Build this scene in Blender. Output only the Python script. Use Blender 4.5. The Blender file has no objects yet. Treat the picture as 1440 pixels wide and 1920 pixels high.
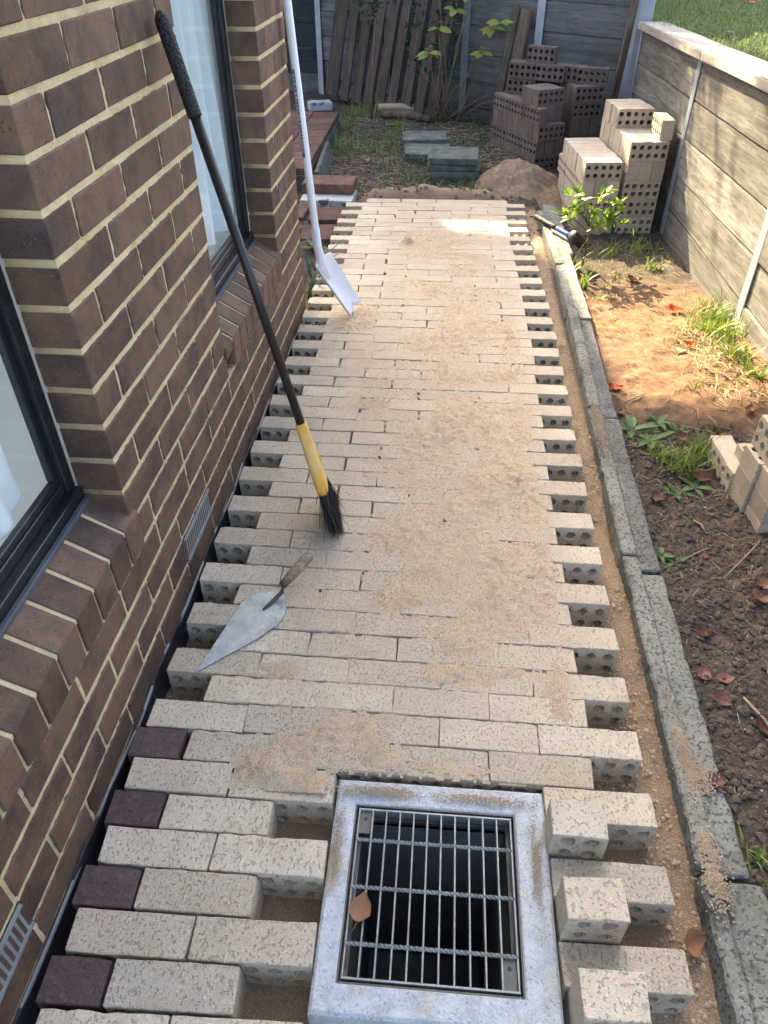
import bpy, bmesh, math, random
import numpy as np
from mathutils import Vector, Matrix, Euler
random.seed(7); RNG = np.random.default_rng(7)
S = bpy.context.scene
COL = S.collection
R = math.radians

# ------------------------------------------------------------------ camera
CAM_P = Vector((0.6461, -1.1297, 1.4833)); PITCH, YAW, ROLL = 0.688, -0.0821, -0.0054
fw = Vector((math.sin(YAW)*math.cos(PITCH), math.cos(YAW)*math.cos(PITCH), -math.sin(PITCH)))
rt = Vector((math.cos(YAW), -math.sin(YAW), 0)); up = rt.cross(fw)
r2 = rt*math.cos(ROLL)+up*math.sin(ROLL); u2 = -rt*math.sin(ROLL)+up*math.cos(ROLL)
cam = bpy.data.cameras.new('camera'); co = bpy.data.objects.new('camera', cam); COL.objects.link(co)
co.matrix_world = Matrix(((r2.x, u2.x, -fw.x, CAM_P.x), (r2.y, u2.y, -fw.y, CAM_P.y), (r2.z, u2.z, -fw.z, CAM_P.z), (0, 0, 0, 1)))
cam.sensor_fit = 'VERTICAL'; cam.sensor_height = 36.0; cam.sensor_width = 27.0
cam.lens = 1382.5/1920*36.0
cam.clip_start = 0.02; cam.clip_end = 500
S.camera = co

# ------------------------------------------------------------------ light
SUN = Vector((-0.185, 0.47, 0.325)).normalized()
w = bpy.data.worlds.new('World'); S.world = w; w.use_nodes = True
nt = w.node_tree; bg = nt.nodes['Background']
sky = nt.nodes.new('ShaderNodeTexSky'); sky.sky_type = 'NISHITA'; sky.sun_disc = False
sky.sun_elevation = math.asin(SUN.z); sky.sun_rotation = math.atan2(SUN.x, SUN.y)
sky.air_density = 0.7; sky.dust_density = 5.0; sky.ozone_density = 0.3
nt.links.new(sky.outputs[0], bg.inputs[0]); bg.inputs[1].default_value = 0.15
sl = bpy.data.lights.new('sun', 'SUN'); sl.energy = 4.2; sl.angle = R(0.45); sl.color = (1.0, 0.86, 0.60)
so = bpy.data.objects.new('sun', sl); COL.objects.link(so)
so.rotation_euler = (-SUN).to_track_quat('-Z', 'Y').to_euler(); so.location = SUN*20
vs = S.view_settings; vs.view_transform = 'Standard'; vs.look = 'None'; vs.gamma = 1.0; vs.use_curve_mapping = False
vs.exposure = 2.84
vs.use_white_balance = True; vs.white_balance_temperature = 7200   # the phone balanced for open shade

# ------------------------------------------------------------------ helpers
def hsh(n):
    r = np.random.default_rng(n); return r.random((256, 256))
_H = {}
def vnoise(x, y, seed=0):
    if seed not in _H: _H[seed] = hsh(seed+100)
    h = _H[seed]; x = np.asarray(x, float); y = np.asarray(y, float)
    xi = np.floor(x).astype(int); yi = np.floor(y).astype(int); fx = x-xi; fy = y-yi
    fx = fx*fx*(3-2*fx); fy = fy*fy*(3-2*fy)
    a = h[xi % 256, yi % 256]; b = h[(xi+1) % 256, yi % 256]; c = h[xi % 256, (yi+1) % 256]; d = h[(xi+1) % 256, (yi+1) % 256]
    return (a*(1-fx)+b*fx)*(1-fy)+(c*(1-fx)+d*fx)*fy
def fbm(x, y, seed=0, o=4):
    s = 0; a = .5
    for i in range(o): s = s+a*(vnoise(x*2**i, y*2**i, seed+i)-.5); a *= .5
    return s
def link(o, parent=None):
    COL.objects.link(o)
    if parent: o.parent = parent
    return o
def mesh(name, verts, faces, mat=None, smooth=False):
    me = bpy.data.meshes.new(name); me.from_pydata([tuple(v) for v in verts], [], [tuple(f) for f in faces]); me.update()
    if mat: me.materials.append(mat)
    if smooth: me.polygons.foreach_set('use_smooth', [True]*len(me.polygons))
    return me
def mob(name, verts, faces, mat, parent=None, smooth=False):
    return link(bpy.data.objects.new(name, mesh(name, verts, faces, mat, smooth)), parent)
def inst(name, me, parent=None, loc=(0, 0, 0), rot=(0, 0, 0), scale=None):
    o = bpy.data.objects.new(name, me); link(o, parent); o.location = loc; o.rotation_euler = rot
    if scale: o.scale = scale
    return o
def empty(name, loc=(0, 0, 0), rot=(0, 0, 0)):
    o = bpy.data.objects.new(name, None); COL.objects.link(o); o.location = loc; o.rotation_euler = rot; o.empty_display_size = .05
    return o
def tag(o, label=None, cat=None, group=None, kind=None):
    if label: o['label'] = label
    if cat: o['category'] = cat
    if group: o['group'] = group
    if kind: o['kind'] = kind
    return o
def bm_mesh(name, bm, mat=None, smooth=False):
    me = bpy.data.meshes.new(name); bmesh.ops.recalc_face_normals(bm, faces=bm.faces[:]); bm.to_mesh(me); bm.free()
    if mat: me.materials.append(mat)
    if smooth: me.polygons.foreach_set('use_smooth', [True]*len(me.polygons))
    return me
def add_box(bm, x0, x1, y0, y1, z0, z1):
    vs_ = [bm.verts.new(p) for p in ((x0, y0, z0), (x1, y0, z0), (x1, y1, z0), (x0, y1, z0), (x0, y0, z1), (x1, y0, z1), (x1, y1, z1), (x0, y1, z1))]
    for f in ((0, 3, 2, 1), (4, 5, 6, 7), (0, 1, 5, 4), (1, 2, 6, 5), (2, 3, 7, 6), (3, 0, 4, 7)): bm.faces.new([vs_[i] for i in f])
    return vs_
def box_me(name, x0, x1, y0, y1, z0, z1, mat, bev=0.0, seg=1):
    bm = bmesh.new(); add_box(bm, x0, x1, y0, y1, z0, z1)
    if bev: bmesh.ops.bevel(bm, geom=bm.edges[:], offset=bev, segments=seg, profile=.6, affect='EDGES')
    return bm_mesh(name, bm, mat)
def box(name, x0, x1, y0, y1, z0, z1, mat, parent=None, bev=0.0, **k):
    return inst(name, box_me(name, x0, x1, y0, y1, z0, z1, mat, bev), parent, **k)
def tube_geo(pts, rads, n=8, cap=True):
    pts = [Vector(p) for p in pts]; V = []; F = []
    if not hasattr(rads, '__len__'): rads = [rads]*len(pts)
    ref = Vector((0.123, .345, .93))
    for i, p in enumerate(pts):
        t = (pts[min(i+1, len(pts)-1)]-pts[max(i-1, 0)]).normalized()
        a = t.cross(ref); a = a.normalized() if a.length > 1e-4 else Vector((1, 0, 0)); b = t.cross(a)
        for k in range(n):
            an = 2*math.pi*k/n; V.append(p+(a*math.cos(an)+b*math.sin(an))*rads[i])
    for i in range(len(pts)-1):
        for k in range(n): F.append((i*n+k, i*n+(k+1) % n, (i+1)*n+(k+1) % n, (i+1)*n+k))
    if cap: F.append(tuple(range(n-1, -1, -1))); F.append(tuple(range((len(pts)-1)*n, len(pts)*n)))
    return V, F
def tube(name, pts, rads, mat, parent=None, n=10, smooth=True):
    V, F = tube_geo(pts, rads, n); return mob(name, V, F, mat, parent, smooth)
class Geo:
    def __init__(s): s.V = []; s.F = []
    def add(s, V, F):
        b = len(s.V); s.V += [tuple(v) for v in V]; s.F += [tuple(i+b for i in f) for f in F]
    def obj(s, name, mat, parent=None, smooth=False): return mob(name, s.V, s.F, mat, parent, smooth)

# ------------------------------------------------------------------ materials
MATS = {}
class NB:
    """small node builder"""
    def __init__(s, name):
        s.m = bpy.data.materials.new(name); s.m.use_nodes = True; s.t = s.m.node_tree; s.n = s.t.nodes
        s.b = s.n['Principled BSDF']; s.out = s.n['Material Output']; MATS[name] = s.m
    def L(s, a, b): s.t.links.new(a, b)
    def N(s, typ, **k):
        n = s.n.new(typ)
        for a, v in k.items(): setattr(n, a, v)
        return n
    def coord(s, kind='Object', rnd=True, scale=(1, 1, 1)):
        tc = s.N('ShaderNodeTexCoord'); mp = s.N('ShaderNodeMapping'); mp.inputs['Scale'].default_value = scale
        src = tc.outputs['Object']
        if kind == 'World':
            g = s.N('ShaderNodeNewGeometry'); src = g.outputs['Position']
        if rnd:
            oi = s.N('ShaderNodeObjectInfo'); ml = s.N('ShaderNodeMath', operation='MULTIPLY'); ml.inputs[1].default_value = 37.0
            s.L(oi.outputs['Random'], ml.inputs[0]); ad = s.N('ShaderNodeVectorMath', operation='ADD')
            s.L(src, ad.inputs[0]); s.L(ml.outputs[0], ad.inputs[1]); src = ad.outputs[0]
        s.L(src, mp.inputs[0]); return mp.outputs[0]
    def noise(s, co_, scale, detail=4, rough=.6, dist=0):
        n = s.N('ShaderNodeTexNoise'); n.inputs['Scale'].default_value = scale; n.inputs['Detail'].default_value = detail
        n.inputs['Roughness'].default_value = rough; n.inputs['Distortion'].default_value = dist; s.L(co_, n.inputs['Vector']); return n.outputs['Fac']
    def voro(s, co_, scale, feat='F1'):
        n = s.N('ShaderNodeTexVoronoi', feature=feat); n.inputs['Scale'].default_value = scale; s.L(co_, n.inputs['Vector']); return n
    def ramp(s, fac, stops):
        n = s.N('ShaderNodeValToRGB'); e = n.color_ramp.elements
        while len(e) > len(stops): e.remove(e[-1])
        while len(e) < len(stops): e.new(0.5)
        for i, (p, c) in enumerate(stops):
            e[i].position = p; e[i].color = (*c, 1) if len(c) == 3 else c
        s.L(fac, n.inputs[0]); return n.outputs[0]
    def thr(s, fac, a, b):
        n = s.N('ShaderNodeMapRange'); n.inputs[1].default_value = a; n.inputs[2].default_value = b; n.clamp = True
        s.L(fac, n.inputs[0]); return n.outputs[0]
    def mix(s, fac, a, b, typ='MIX'):
        n = s.N('ShaderNodeMixRGB', blend_type=typ)
        for i, v in ((0, fac), (1, a), (2, b)):
            if hasattr(v, 'is_linked') or hasattr(v, 'links'): s.L(v, n.inputs[i])
            elif isinstance(v, (int, float)): n.inputs[i].default_value = v
            else: n.inputs[i].default_value = (*v, 1)
        return n.outputs[0]
    def math(s, op, a, b):
        n = s.N('ShaderNodeMath', operation=op)
        for i, v in ((0, a), (1, b)):
            if isinstance(v, (int, float)): n.inputs[i].default_value = v
            else: s.L(v, n.inputs[i])
        return n.outputs[0]
    def attr(s, name):
        n = s.N('ShaderNodeAttribute', attribute_name=name); return n.outputs['Fac']
    def rndval(s, lo, hi):
        oi = s.N('ShaderNodeObjectInfo'); mr = s.N('ShaderNodeMapRange'); mr.inputs[3].default_value = lo; mr.inputs[4].default_value = hi
        s.L(oi.outputs['Random'], mr.inputs[0]); return mr.outputs[0]
    def bright(s, col, fac):
        n = s.N('ShaderNodeHueSaturation'); s.L(col, n.inputs['Color']); s.L(fac, n.inputs['Value']); return n.outputs[0]
    def done(s, col, rough=.8, bump=None, bstr=.3, bdist=.002, spec=.3, metal=0.0):
        if isinstance(col, tuple): s.b.inputs['Base Color'].default_value = (*col, 1)
        else: s.L(col, s.b.inputs['Base Color'])
        if isinstance(rough, (int, float)): s.b.inputs['Roughness'].default_value = rough
        else: s.L(rough, s.b.inputs['Roughness'])
        s.b.inputs['Specular IOR Level'].default_value = spec; s.b.inputs['Metallic'].default_value = metal
        if bump is not None:
            bn = s.N('ShaderNodeBump'); bn.inputs['Strength'].default_value = bstr; bn.inputs['Distance'].default_value = bdist
            s.L(bump, bn.inputs['Height']); s.L(bn.outputs[0], s.b.inputs['Normal'])
        return s.m

def m_paver():
    b = NB('cream_paver'); c = b.coord(); wp = b.coord('World', rnd=False)
    base = b.ramp(b.noise(c, 9, 4), [(.25, (.46, .40, .30)), (.5, (.545, .478, .366)), (.75, (.61, .545, .43))])
    base = b.bright(base, b.rndval(.78, 1.14))
    oi = b.N('ShaderNodeObjectInfo'); fr_ = b.math('FRACT', b.math('MULTIPLY', oi.outputs['Random'], 17.3), 0)
    base = b.mix(b.math('MULTIPLY', b.thr(fr_, .55, 1.0), .35), base, (.48, .39, .28)); base = b.mix(b.math('MULTIPLY', b.thr(fr_, .3, .0), .22), base, (.48, .45, .40))
    # drag pits, dark specks and white-painted grit glints of the wire-cut face
    cs = b.coord(scale=(.9, .55, .55))
    pit = b.thr(b.noise(cs, 215, 2, .55), .575, .66); pit2 = b.thr(b.noise(c, 330, 1, .5), .61, .68)
    base = b.mix(b.math('MULTIPLY', pit, .42), base, (.20, .16, .12))
    base = b.mix(b.math('MULTIPLY', pit2, .38), base, (.13, .105, .085))
    wh = b.thr(b.noise(c, 280, 1, .5), .63, .70)
    base = b.mix(b.math('MULTIPLY', wh, .42), base, (.84, .80, .73))
    rs = b.thr(b.noise(c, 20, 3), .58, .74); base = b.mix(b.math('MULTIPLY', rs, .28), base, (.50, .34, .23))
    # dusted sand, thick towards the middle of the path
    sx = b.N('ShaderNodeSeparateXYZ'); b.L(wp, sx.inputs[0])
    dx = b.math('ABSOLUTE', b.math('SUBTRACT', sx.outputs[0], .66), 0)
    band = b.thr(dx, .60, .33)
    ny = b.thr(sx.outputs[1], -.35, .3)
    nz = b.noise(wp, 5.0, 6, .7)
    grains = b.noise(wp, 230, 3, .65)
    dust = b.math('MULTIPLY', b.math('MULTIPLY', band, b.thr(nz, .18, .47)), b.math('ADD', .25, b.math('MULTIPLY', ny, .75)))
    dust = b.thr(b.math('ADD', dust, b.math('MULTIPLY', b.math('SUBTRACT', grains, .5), 2.2)), .28, .75)
    g = b.N('ShaderNodeNewGeometry'); sn = b.N('ShaderNodeSeparateXYZ'); b.L(g.outputs['True Normal'], sn.inputs[0])
    dust = b.math('MULTIPLY', b.math('MULTIPLY', dust, band), b.thr(sn.outputs[2], .6, .9))
    sand = b.ramp(grains, [(.3, (.32, .255, .18)), (.5, (.475, .395, .29)), (.7, (.62, .54, .42))])
    base = b.mix(b.math('MULTIPLY', dust, .78), base, sand)
    h = b.math('SUBTRACT', b.noise(c, 130, 4, .75), b.math('MULTIPLY', pit, .9))
    return b.done(base, .92, h, .8, .0032, .25)
def m_loosebrick(name, a, d, pitc, sheen):
    b = NB(name); c = b.coord()
    base = b.ramp(b.noise(c, 8, 4), [(.25, a), (.75, d)]); base = b.bright(base, b.rndval(.82, 1.15))
    pit = b.thr(b.noise(c, 170, 2, .5), .58, .67); base = b.mix(b.math('MULTIPLY', pit, .55), base, pitc)
    base = b.mix(b.math('MULTIPLY', b.thr(b.noise(c, 300, 1, .5), .64, .71), .4), base, sheen)  # glints painted as pale specks
    top_sheen = b.thr(b.noise(c, 60, 5, .75), .52, .66)
    g = b.N('ShaderNodeNewGeometry'); sx = b.N('ShaderNodeSeparateXYZ'); b.L(g.outputs['True Normal'], sx.inputs[0])
    top_sheen = b.math('MULTIPLY', top_sheen, b.thr(sx.outputs[2], .8, .95)); base = b.mix(b.math('MULTIPLY', top_sheen, .65), base, sheen)  # sky sheen painted pale onto upward faces
    return b.done(base, .88, b.noise(c, 120, 4, .7), .45, .002, .25)
def m_housebrick():
    b = NB('house_brick'); c = b.coord()
    base = b.ramp(b.noise(c, 7, 5, .65), [(.26, (.044, .034, .035)), (.42, (.088, .054, .042)), (.56, (.148, .086, .053)), (.75, (.112, .078, .068))])
    base = b.bright(base, b.rndval(.72, 1.22))
    rust = b.thr(b.noise(c, 16, 4, .7), .56, .72); base = b.mix(b.math('MULTIPLY', rust, .6), base, (.17, .090, .042))
    sp = b.thr(b.noise(c, 240, 2, .5), .64, .72); base = b.mix(b.math('MULTIPLY', sp, .5), base, (.26, .19, .15))
    sm = b.thr(b.noise(c, 11, 6, .75), .64, .74); base = b.mix(b.math('MULTIPLY', sm, .28), base, (.36, .30, .22))
    dk = b.thr(b.noise(c, 150, 2, .5), .60, .70); base = b.mix(b.math('MULTIPLY', dk, .6), base, (.02, .014, .012))
    return b.done(base, b.ramp(b.noise(c, 30, 3), [(.3, (.55,)*3), (.7, (.8,)*3)]), b.noise(c, 140, 4, .7), .35, .0016, .4)
def m_simple(name, a, d, scale=10, rough=.8, bscale=80, bstr=.3, bdist=.002, spec=.3, metal=0.0, rnd=(1, 1), dirt=None, coord='Object'):
    b = NB(name); c = b.coord(coord, rnd=(coord == 'Object'))
    base = b.ramp(b.noise(c, scale, 5, .65), [(.28, a), (.72, d)])
    if rnd != (1, 1): base = b.bright(base, b.rndval(*rnd))
    if dirt:
        dc, ds, t0, t1, am = dirt
        base = b.mix(b.math('MULTIPLY', b.thr(b.noise(c, ds, 5, .7), t0, t1), am), base, dc)
    return b.done(base, rough, b.noise(c, bscale, 4, .65), bstr, bdist, spec, metal)
def m_wood(name, a, m, d, axis, gs=26, rough=.85, rnd=(.85, 1.12), dirt=None, knots=True):
    b = NB(name); sc = [1, 1, 1]; sc[axis] = .07
    c = b.coord(scale=tuple(sc)); c1 = b.coord()
    n = b.noise(c, gs, 6, .62, .6)
    base = b.ramp(n, [(.28, a), (.5, m), (.72, d)])
    fine = b.noise(c, gs*5, 3, .6); base = b.mix(b.math('MULTIPLY', b.thr(fine, .50, .64), .62), base, a)
    base = b.mix(b.math('MULTIPLY', b.thr(b.noise(c1, 4, 4), .5, .75), .45), base, tuple(x*.55 for x in a))
    if dirt: base = b.mix(b.math('MULTIPLY', b.thr(b.noise(c1, 6, 5, .7), .52, .7), dirt[1]), base, dirt[0])
    base = b.bright(base, b.rndval(*rnd))
    return b.done(base, rough, b.math('ADD', n, b.math('MULTIPLY', fine, .5)), .5, .004, .2)
def m_concrete(name, a, d, stone, stain, ss=46):
    b = NB(name); c = b.coord('World', rnd=False)
    base = b.ramp(b.noise(c, 12, 6, .7), [(.28, a), (.72, d)])
    st = b.thr(b.noise(c, ss*1.9, 2, .55), .54, .61)
    sp = b.thr(b.noise(c, ss*4, 2, .5), .60, .68); base = b.mix(b.math('MULTIPLY', sp, .5), base, (.50, .50, .47))
    base = b.mix(b.math('MULTIPLY', st, .8), base, stone)
    blk = b.thr(b.noise(c, 6, 6, .8), .46, .62); base = b.mix(b.math('MULTIPLY', blk, .72), base, stain); mo = b.thr(b.noise(c, 9, 5, .7), .52, .68); base = b.mix(b.math('MULTIPLY', mo, .35), base, (.13, .15, .085))
    return b.done(base, .88, b.math('ADD', b.noise(c, 110, 4, .7), b.math('MULTIPLY', st, .4)), .5, .003, .25)
def m_ground():
    b = NB('ground_soil'); c = b.coord('World', rnd=False)
    sd = b.attr('sand'); cl = b.attr('clay')
    n = b.noise(c, 22, 7, .72); g = b.noise(c, 240, 3, .65)
    soil = b.ramp(n, [(.28, (.028, .023, .020)), (.5, (.070, .056, .046)), (.72, (.150, .118, .092))])
    soil = b.mix(b.math('MULTIPLY', b.thr(g, .62, .7), .55), soil, (.20, .165, .13))
    clay = b.ramp(n, [(.28, (.070, .042, .028)), (.5, (.165, .094, .058)), (.72, (.25, .155, .098))])
    clay = b.mix(b.math('MULTIPLY', b.thr(g, .6, .7), .5), clay, (.45, .32, .19))
    sand = b.ramp(g, [(.3, (.19, .13, .085)), (.7, (.42, .315, .215))])
    sand = b.mix(b.math('MULTIPLY', b.thr(b.noise(c, 9, 4), .5, .7), .4), sand, (.22, .14, .085))
    base = b.mix(sd, b.mix(cl, soil, clay), sand)
    return b.done(base, .95, b.math('ADD', n, b.math('MULTIPLY', g, .6)), .8, .006, .15)
def m_sand(name='loose_sand', warm=1.0):
    b = NB(name); c = b.coord('World', rnd=False); g = b.noise(c, 330, 3, .7)
    col = b.ramp(g, [(.25, (.32*warm, .235, .15)), (.5, (.52*warm, .41, .285)), (.75, (.69, .58, .445))])
    col = b.mix(b.math('MULTIPLY', b.thr(b.noise(c, 14, 4), .5, .7), .35), col, (.33, .22, .13))
    return b.done(col, .95, g, .9, .003, .15)
def m_leaf(name, a, d, rough=.45, trans=.35, rnd=(.8, 1.2)):
    b = NB(name); c = b.coord()
    g = b.N('ShaderNodeNewGeometry'); col = b.ramp(g.outputs['Random Per Island'], [(.0, a), (1, d)])
    col = b.bright(col, b.rndval(*rnd)); b.done(col, rough, b.noise(c, 120, 3), .2, .001, .4)
    tr = b.N('ShaderNodeBsdfTranslucent'); b.L(col, tr.inputs[0]); mx = b.N('ShaderNodeMixShader'); mx.inputs[0].default_value = trans
    b.L(b.b.outputs[0], mx.inputs[1]); b.L(tr.outputs[0], mx.inputs[2]); b.L(mx.outputs[0], b.out.inputs[0]); return b.m
def m_glass():
    b = NB('window_glass'); tr = b.N('ShaderNodeBsdfTransparent'); tr.inputs[0].default_value = (.96, .985, .98, 1)
    gl = b.N('ShaderNodeBsdfGlossy'); gl.inputs['Roughness'].default_value = .01
    lw = b.N('ShaderNodeLayerWeight'); lw.inputs[0].default_value = .5
    f2 = b.math('ADD', b.math('MULTIPLY', b.math('POWER', lw.outputs['Facing'], 5.0), .5), .025); mx = b.N('ShaderNodeMixShader'); b.L(f2, mx.inputs[0]); b.L(tr.outputs[0], mx.inputs[1]); b.L(gl.outputs[0], mx.inputs[2])
    b.L(mx.outputs[0], b.out.inputs[0]); return b.m

M_paver = m_paver()
M_cream = m_loosebrick('cream_brick', (.40, .335, .25), (.52, .45, .35), (.14, .11, .08), (.62, .60, .57))
M_dark = m_loosebrick('dark_brick', (.095, .075, .066), (.155, .118, .098), (.03, .024, .022), (.38, .39, .41))
M_maroon = m_loosebrick('maroon_brick', (.075, .052, .050), (.120, .082, .078), (.02, .013, .012), (.16, .12, .12))
M_house = m_housebrick()
M_mortar = m_simple('mortar', (.56, .445, .245), (.80, .665, .41), 14, .95, 160, 1.0, .006, .1)
M_black = m_simple('black_metal', (.010, .012, .014), (.018, .021, .025), 8, .32, 200, .05, .0005, .5, dirt=((.10, .11, .12), 40, .55, .75, .35))
M_flash = m_simple('damp_course', (.012, .013, .017), (.03, .032, .04), 6, .5, 60, .4, .003, .4, dirt=((.16, .16, .16), 30, .6, .75, .5))
M_sill = m_simple('sill_strip', (.06, .07, .08), (.10, .115, .13), 10, .6, 120, .2, .001, .3)
M_glass = m_glass()
M_curt = m_leaf('curtain_cloth', (.80, .86, .90), (.80, .86, .90), .9, .25, (1, 1))
M_room = m_simple('room_dark', (.55, .57, .55), (.62, .64, .62), 3, .9)
M_vent = m_simple('vent_metal', (.20, .23, .24), (.33, .37, .38), 12, .5, 150, .2, .001, .5, .3)
M_sleeper = m_wood('sleeper_timber', (.085, .08, .07), (.195, .185, .162), (.30, .285, .245), 1, 26, rnd=(.72, 1.10))
M_sleepdark = m_wood('sleeper_grey', (.07, .073, .073), (.135, .14, .14), (.20, .205, .20), 0, 22)
M_cap = m_wood('cap_timber', (.26, .235, .19), (.42, .385, .32), (.52, .48, .40), 1, 22)
M_pallet = m_wood('pallet_timber', (.036, .029, .024), (.088, .070, .056), (.15, .122, .098), 2, 30, dirt=((.03, .035, .025), .5))
M_oldwood = m_wood('old_timber', (.06, .045, .035), (.13, .095, .07), (.20, .15, .115), 2, 30)
M_fence = m_wood('dark_fence', (.022, .026, .032), (.034, .040, .050), (.05, .056, .068), 0, 20, rough=.6, rnd=(.9, 1.1))
M_galv = m_simple('galvanised_steel', (.24, .29, .33), (.36, .42, .46), 9, .5, 90, .1, .001, .5, .35)
M_edge = m_concrete('edging_concrete', (.15, .16, .14), (.31, .315, .285), (.05, .055, .05), (.045, .047, .038), 60)
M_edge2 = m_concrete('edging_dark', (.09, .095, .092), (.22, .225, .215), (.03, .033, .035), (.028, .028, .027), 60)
def m_pit():
    b = NB('pit_concrete'); c = b.coord('World', rnd=False)
    base = b.ramp(b.noise(c, 26, 7, .75), [(.28, (.36, .395, .42)), (.5, (.52, .56, .59)), (.72, (.66, .695, .715))])
    base = b.mix(b.math('MULTIPLY', b.thr(b.noise(c, 210, 3, .6), .56, .66), .55), base, (.72, .75, .77))
    base = b.mix(b.math('MULTIPLY', b.thr(b.noise(c, 170, 2, .6), .60, .68), .6), base, (.17, .19, .21))
    st = b.thr(b.math('ADD', b.noise(c, 8, 6, .75), b.math('MULTIPLY', b.noise(c, 200, 2), .18)), .63, .73)
    base = b.mix(b.math('MULTIPLY', st, .8), base, (.47, .375, .255))
    return b.done(base, .92, b.math('ADD', b.noise(c, 120, 5, .75), b.noise(c, 30, 3)), .9, .005, .2)
M_pit = m_pit()
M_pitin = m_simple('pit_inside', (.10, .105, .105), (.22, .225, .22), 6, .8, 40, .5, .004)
M_steel = m_simple('grate_steel', (.20, .22, .22), (.36, .385, .38), 30, .5, 160, .3, .001, .5, .55, dirt=((.16, .10, .06), 25, .55, .7, .5))
M_tab = m_simple('grate_tab', (.09, .09, .085), (.17, .165, .155), 20, .6, 100, .3, .001, .4, .4)
M_ground = m_ground()
M_sand = m_sand()
M_heap = m_simple('heap_sand', (.17, .125, .085), (.33, .25, .17), 40, .95, 190, 1.0, .006, .1, dirt=((.13, .09, .06), 9, .5, .7, .6), coord='World')  # sand colour darkened for the deep shade the heap lies in
M_plasticblk = m_simple('black_plastic', (.012, .012, .012), (.02, .02, .02), 10, .42, 200, .05, .0005, .5, dirt=((.12, .10, .07), 30, .6, .75, .35))
def m_grip():
    b = NB('black_grip'); c = b.coord(rnd=False); v = b.voro(c, 150)
    return b.done(b.ramp(v.outputs['Distance'], [(.0, (.026, .028, .030)), (1, (.010, .010, .011))]), .6, v.outputs['Distance'], .9, .004, .4)
M_grip = m_grip()
M_yellow = m_simple('yellow_plastic', (.68, .36, .05), (.78, .46, .09), 8, .45, 60, .05, .0005, .5, dirt=((.72, .55, .30), 9, .45, .62, .8))
M_bristle = m_simple('bristle', (.010, .012, .014), (.022, .026, .03), 20, .5, 50, .1, .0005, .4)
M_wire = m_simple('bristle_brown', (.05, .035, .02), (.09, .06, .035), 20, .6)
M_white = m_simple('white_paint', (.70, .72, .74), (.82, .83, .84), 5, .4, 60, .1, .001, .5, dirt=((.62, .55, .40), 12, .55, .72, .5))
M_shovedge = m_simple('shovel_back', (.36, .33, .28), (.55, .51, .44), 20, .6, 60, .3, .001, .3)
M_sticker = m_simple('grey_sticker', (.10, .11, .12), (.16, .17, .18), 90, .6)
M_print = m_simple('sticker_print', (.55, .57, .58), (.75, .77, .78), 60, .7)
M_trowel = m_simple('trowel_steel', (.32, .37, .39), (.58, .64, .65), 34, .42, 60, .45, .002, .5, .45, dirt=((.10, .12, .135), 9, .56, .70, .65))
M_rust = m_simple('rusty_steel', (.10, .07, .05), (.18, .13, .10), 30, .7, 100, .4, .001, .4, .3)
M_handle = m_wood('handle_wood', (.16, .115, .08), (.33, .26, .19), (.46, .38, .29), 0, 60)
M_blue = m_simple('blue_plastic', (.005, .05, .34), (.01, .09, .50), 10, .35, 100, .05, .0005, .5)
M_rubber = m_simple('black_rubber', (.012, .014, .015), (.03, .034, .036), 10, .6, 60, .3, .001, .4)
M_redpav = m_simple('red_paver', (.11, .060, .048), (.21, .115, .090), 14, .9, 80, .5, .003, .2, rnd=(.7, 1.1), dirt=((.05, .05, .045), 9, .44, .62, .75))
M_slab = m_simple('slab_concrete', (.065, .075, .068), (.16, .175, .16), 14, .9, 70, .6, .004, .2, rnd=(.85, 1.15), dirt=((.03, .045, .025), 10, .5, .66, .6))
M_whiteblk = m_simple('painted_block', (.28, .31, .33), (.46, .49, .50), 9, .8, 60, .4, .003, .2, dirt=((.04, .04, .045), 9, .56, .62, .85))
M_stem = m_simple('stem_bark', (.10, .075, .05), (.20, .15, .10), 40, .9, 100, .4, .002, .2)
M_stemg = m_simple('green_stem', (.08, .12, .03), (.14, .18, .06), 40, .7)
M_leafg = m_leaf('leaf_green', (.10, .22, .03), (.27, .40, .06), .28, .5)
M_leafy = m_leaf('leaf_yellowgreen', (.16, .24, .06), (.34, .34, .08), .5, .3)
M_leafd = m_leaf('leaf_dark', (.012, .045, .030), (.03, .085, .05), .5, .25)
M_weed = m_leaf('weed_leaf', (.04, .11, .03), (.09, .19, .05), .5, .3)
M_grass = m_leaf('grass_blade', (.10, .19, .03), (.26, .31, .06), .5, .35)
M_lawn = m_leaf('lawn_blade', (.08, .16, .035), (.26, .30, .11), .6, .3)
M_straw = m_leaf('dry_straw', (.30, .22, .11), (.48, .38, .21), .8, .2)
M_dead = m_leaf('dead_leaf', (.10, .040, .030), (.20, .09, .06), .5, .15, (.6, 1.3))
M_red = m_leaf('red_leaf', (.36, .035, .012), (.42, .07, .02), .4, .3, (.9, 1.1))
M_tan = m_leaf('tan_leaf', (.26, .12, .06), (.34, .18, .10), .55, .2, (.8, 1.2))
M_twig = m_simple('twig', (.20, .16, .11), (.38, .31, .22), 30, .9)
M_clod = m_simple('soil_clod', (.065, .053, .045), (.16, .13, .105), 30, .95, 120, .5, .003, .1, coord='World')
M_pebble = m_simple('pale_pebble', (.30, .27, .23), (.50, .47, .42), 30, .8, coord='World')
M_lawnsoil = m_simple('lawn_soil', (.035, .05, .02), (.08, .085, .04), 20, .95, 60, .6, .01, .1, coord='World')
M_screen = m_simple('screen_render', (.30, .28, .25), (.38, .36, .32), 3, .9)
M_roof = m_simple('roof_tile', (.10, .07, .06), (.16, .11, .09), 3, .8)
M_soffit = m_simple('eave_paint', (.55, .54, .50), (.62, .61, .57), 3, .7)

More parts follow.
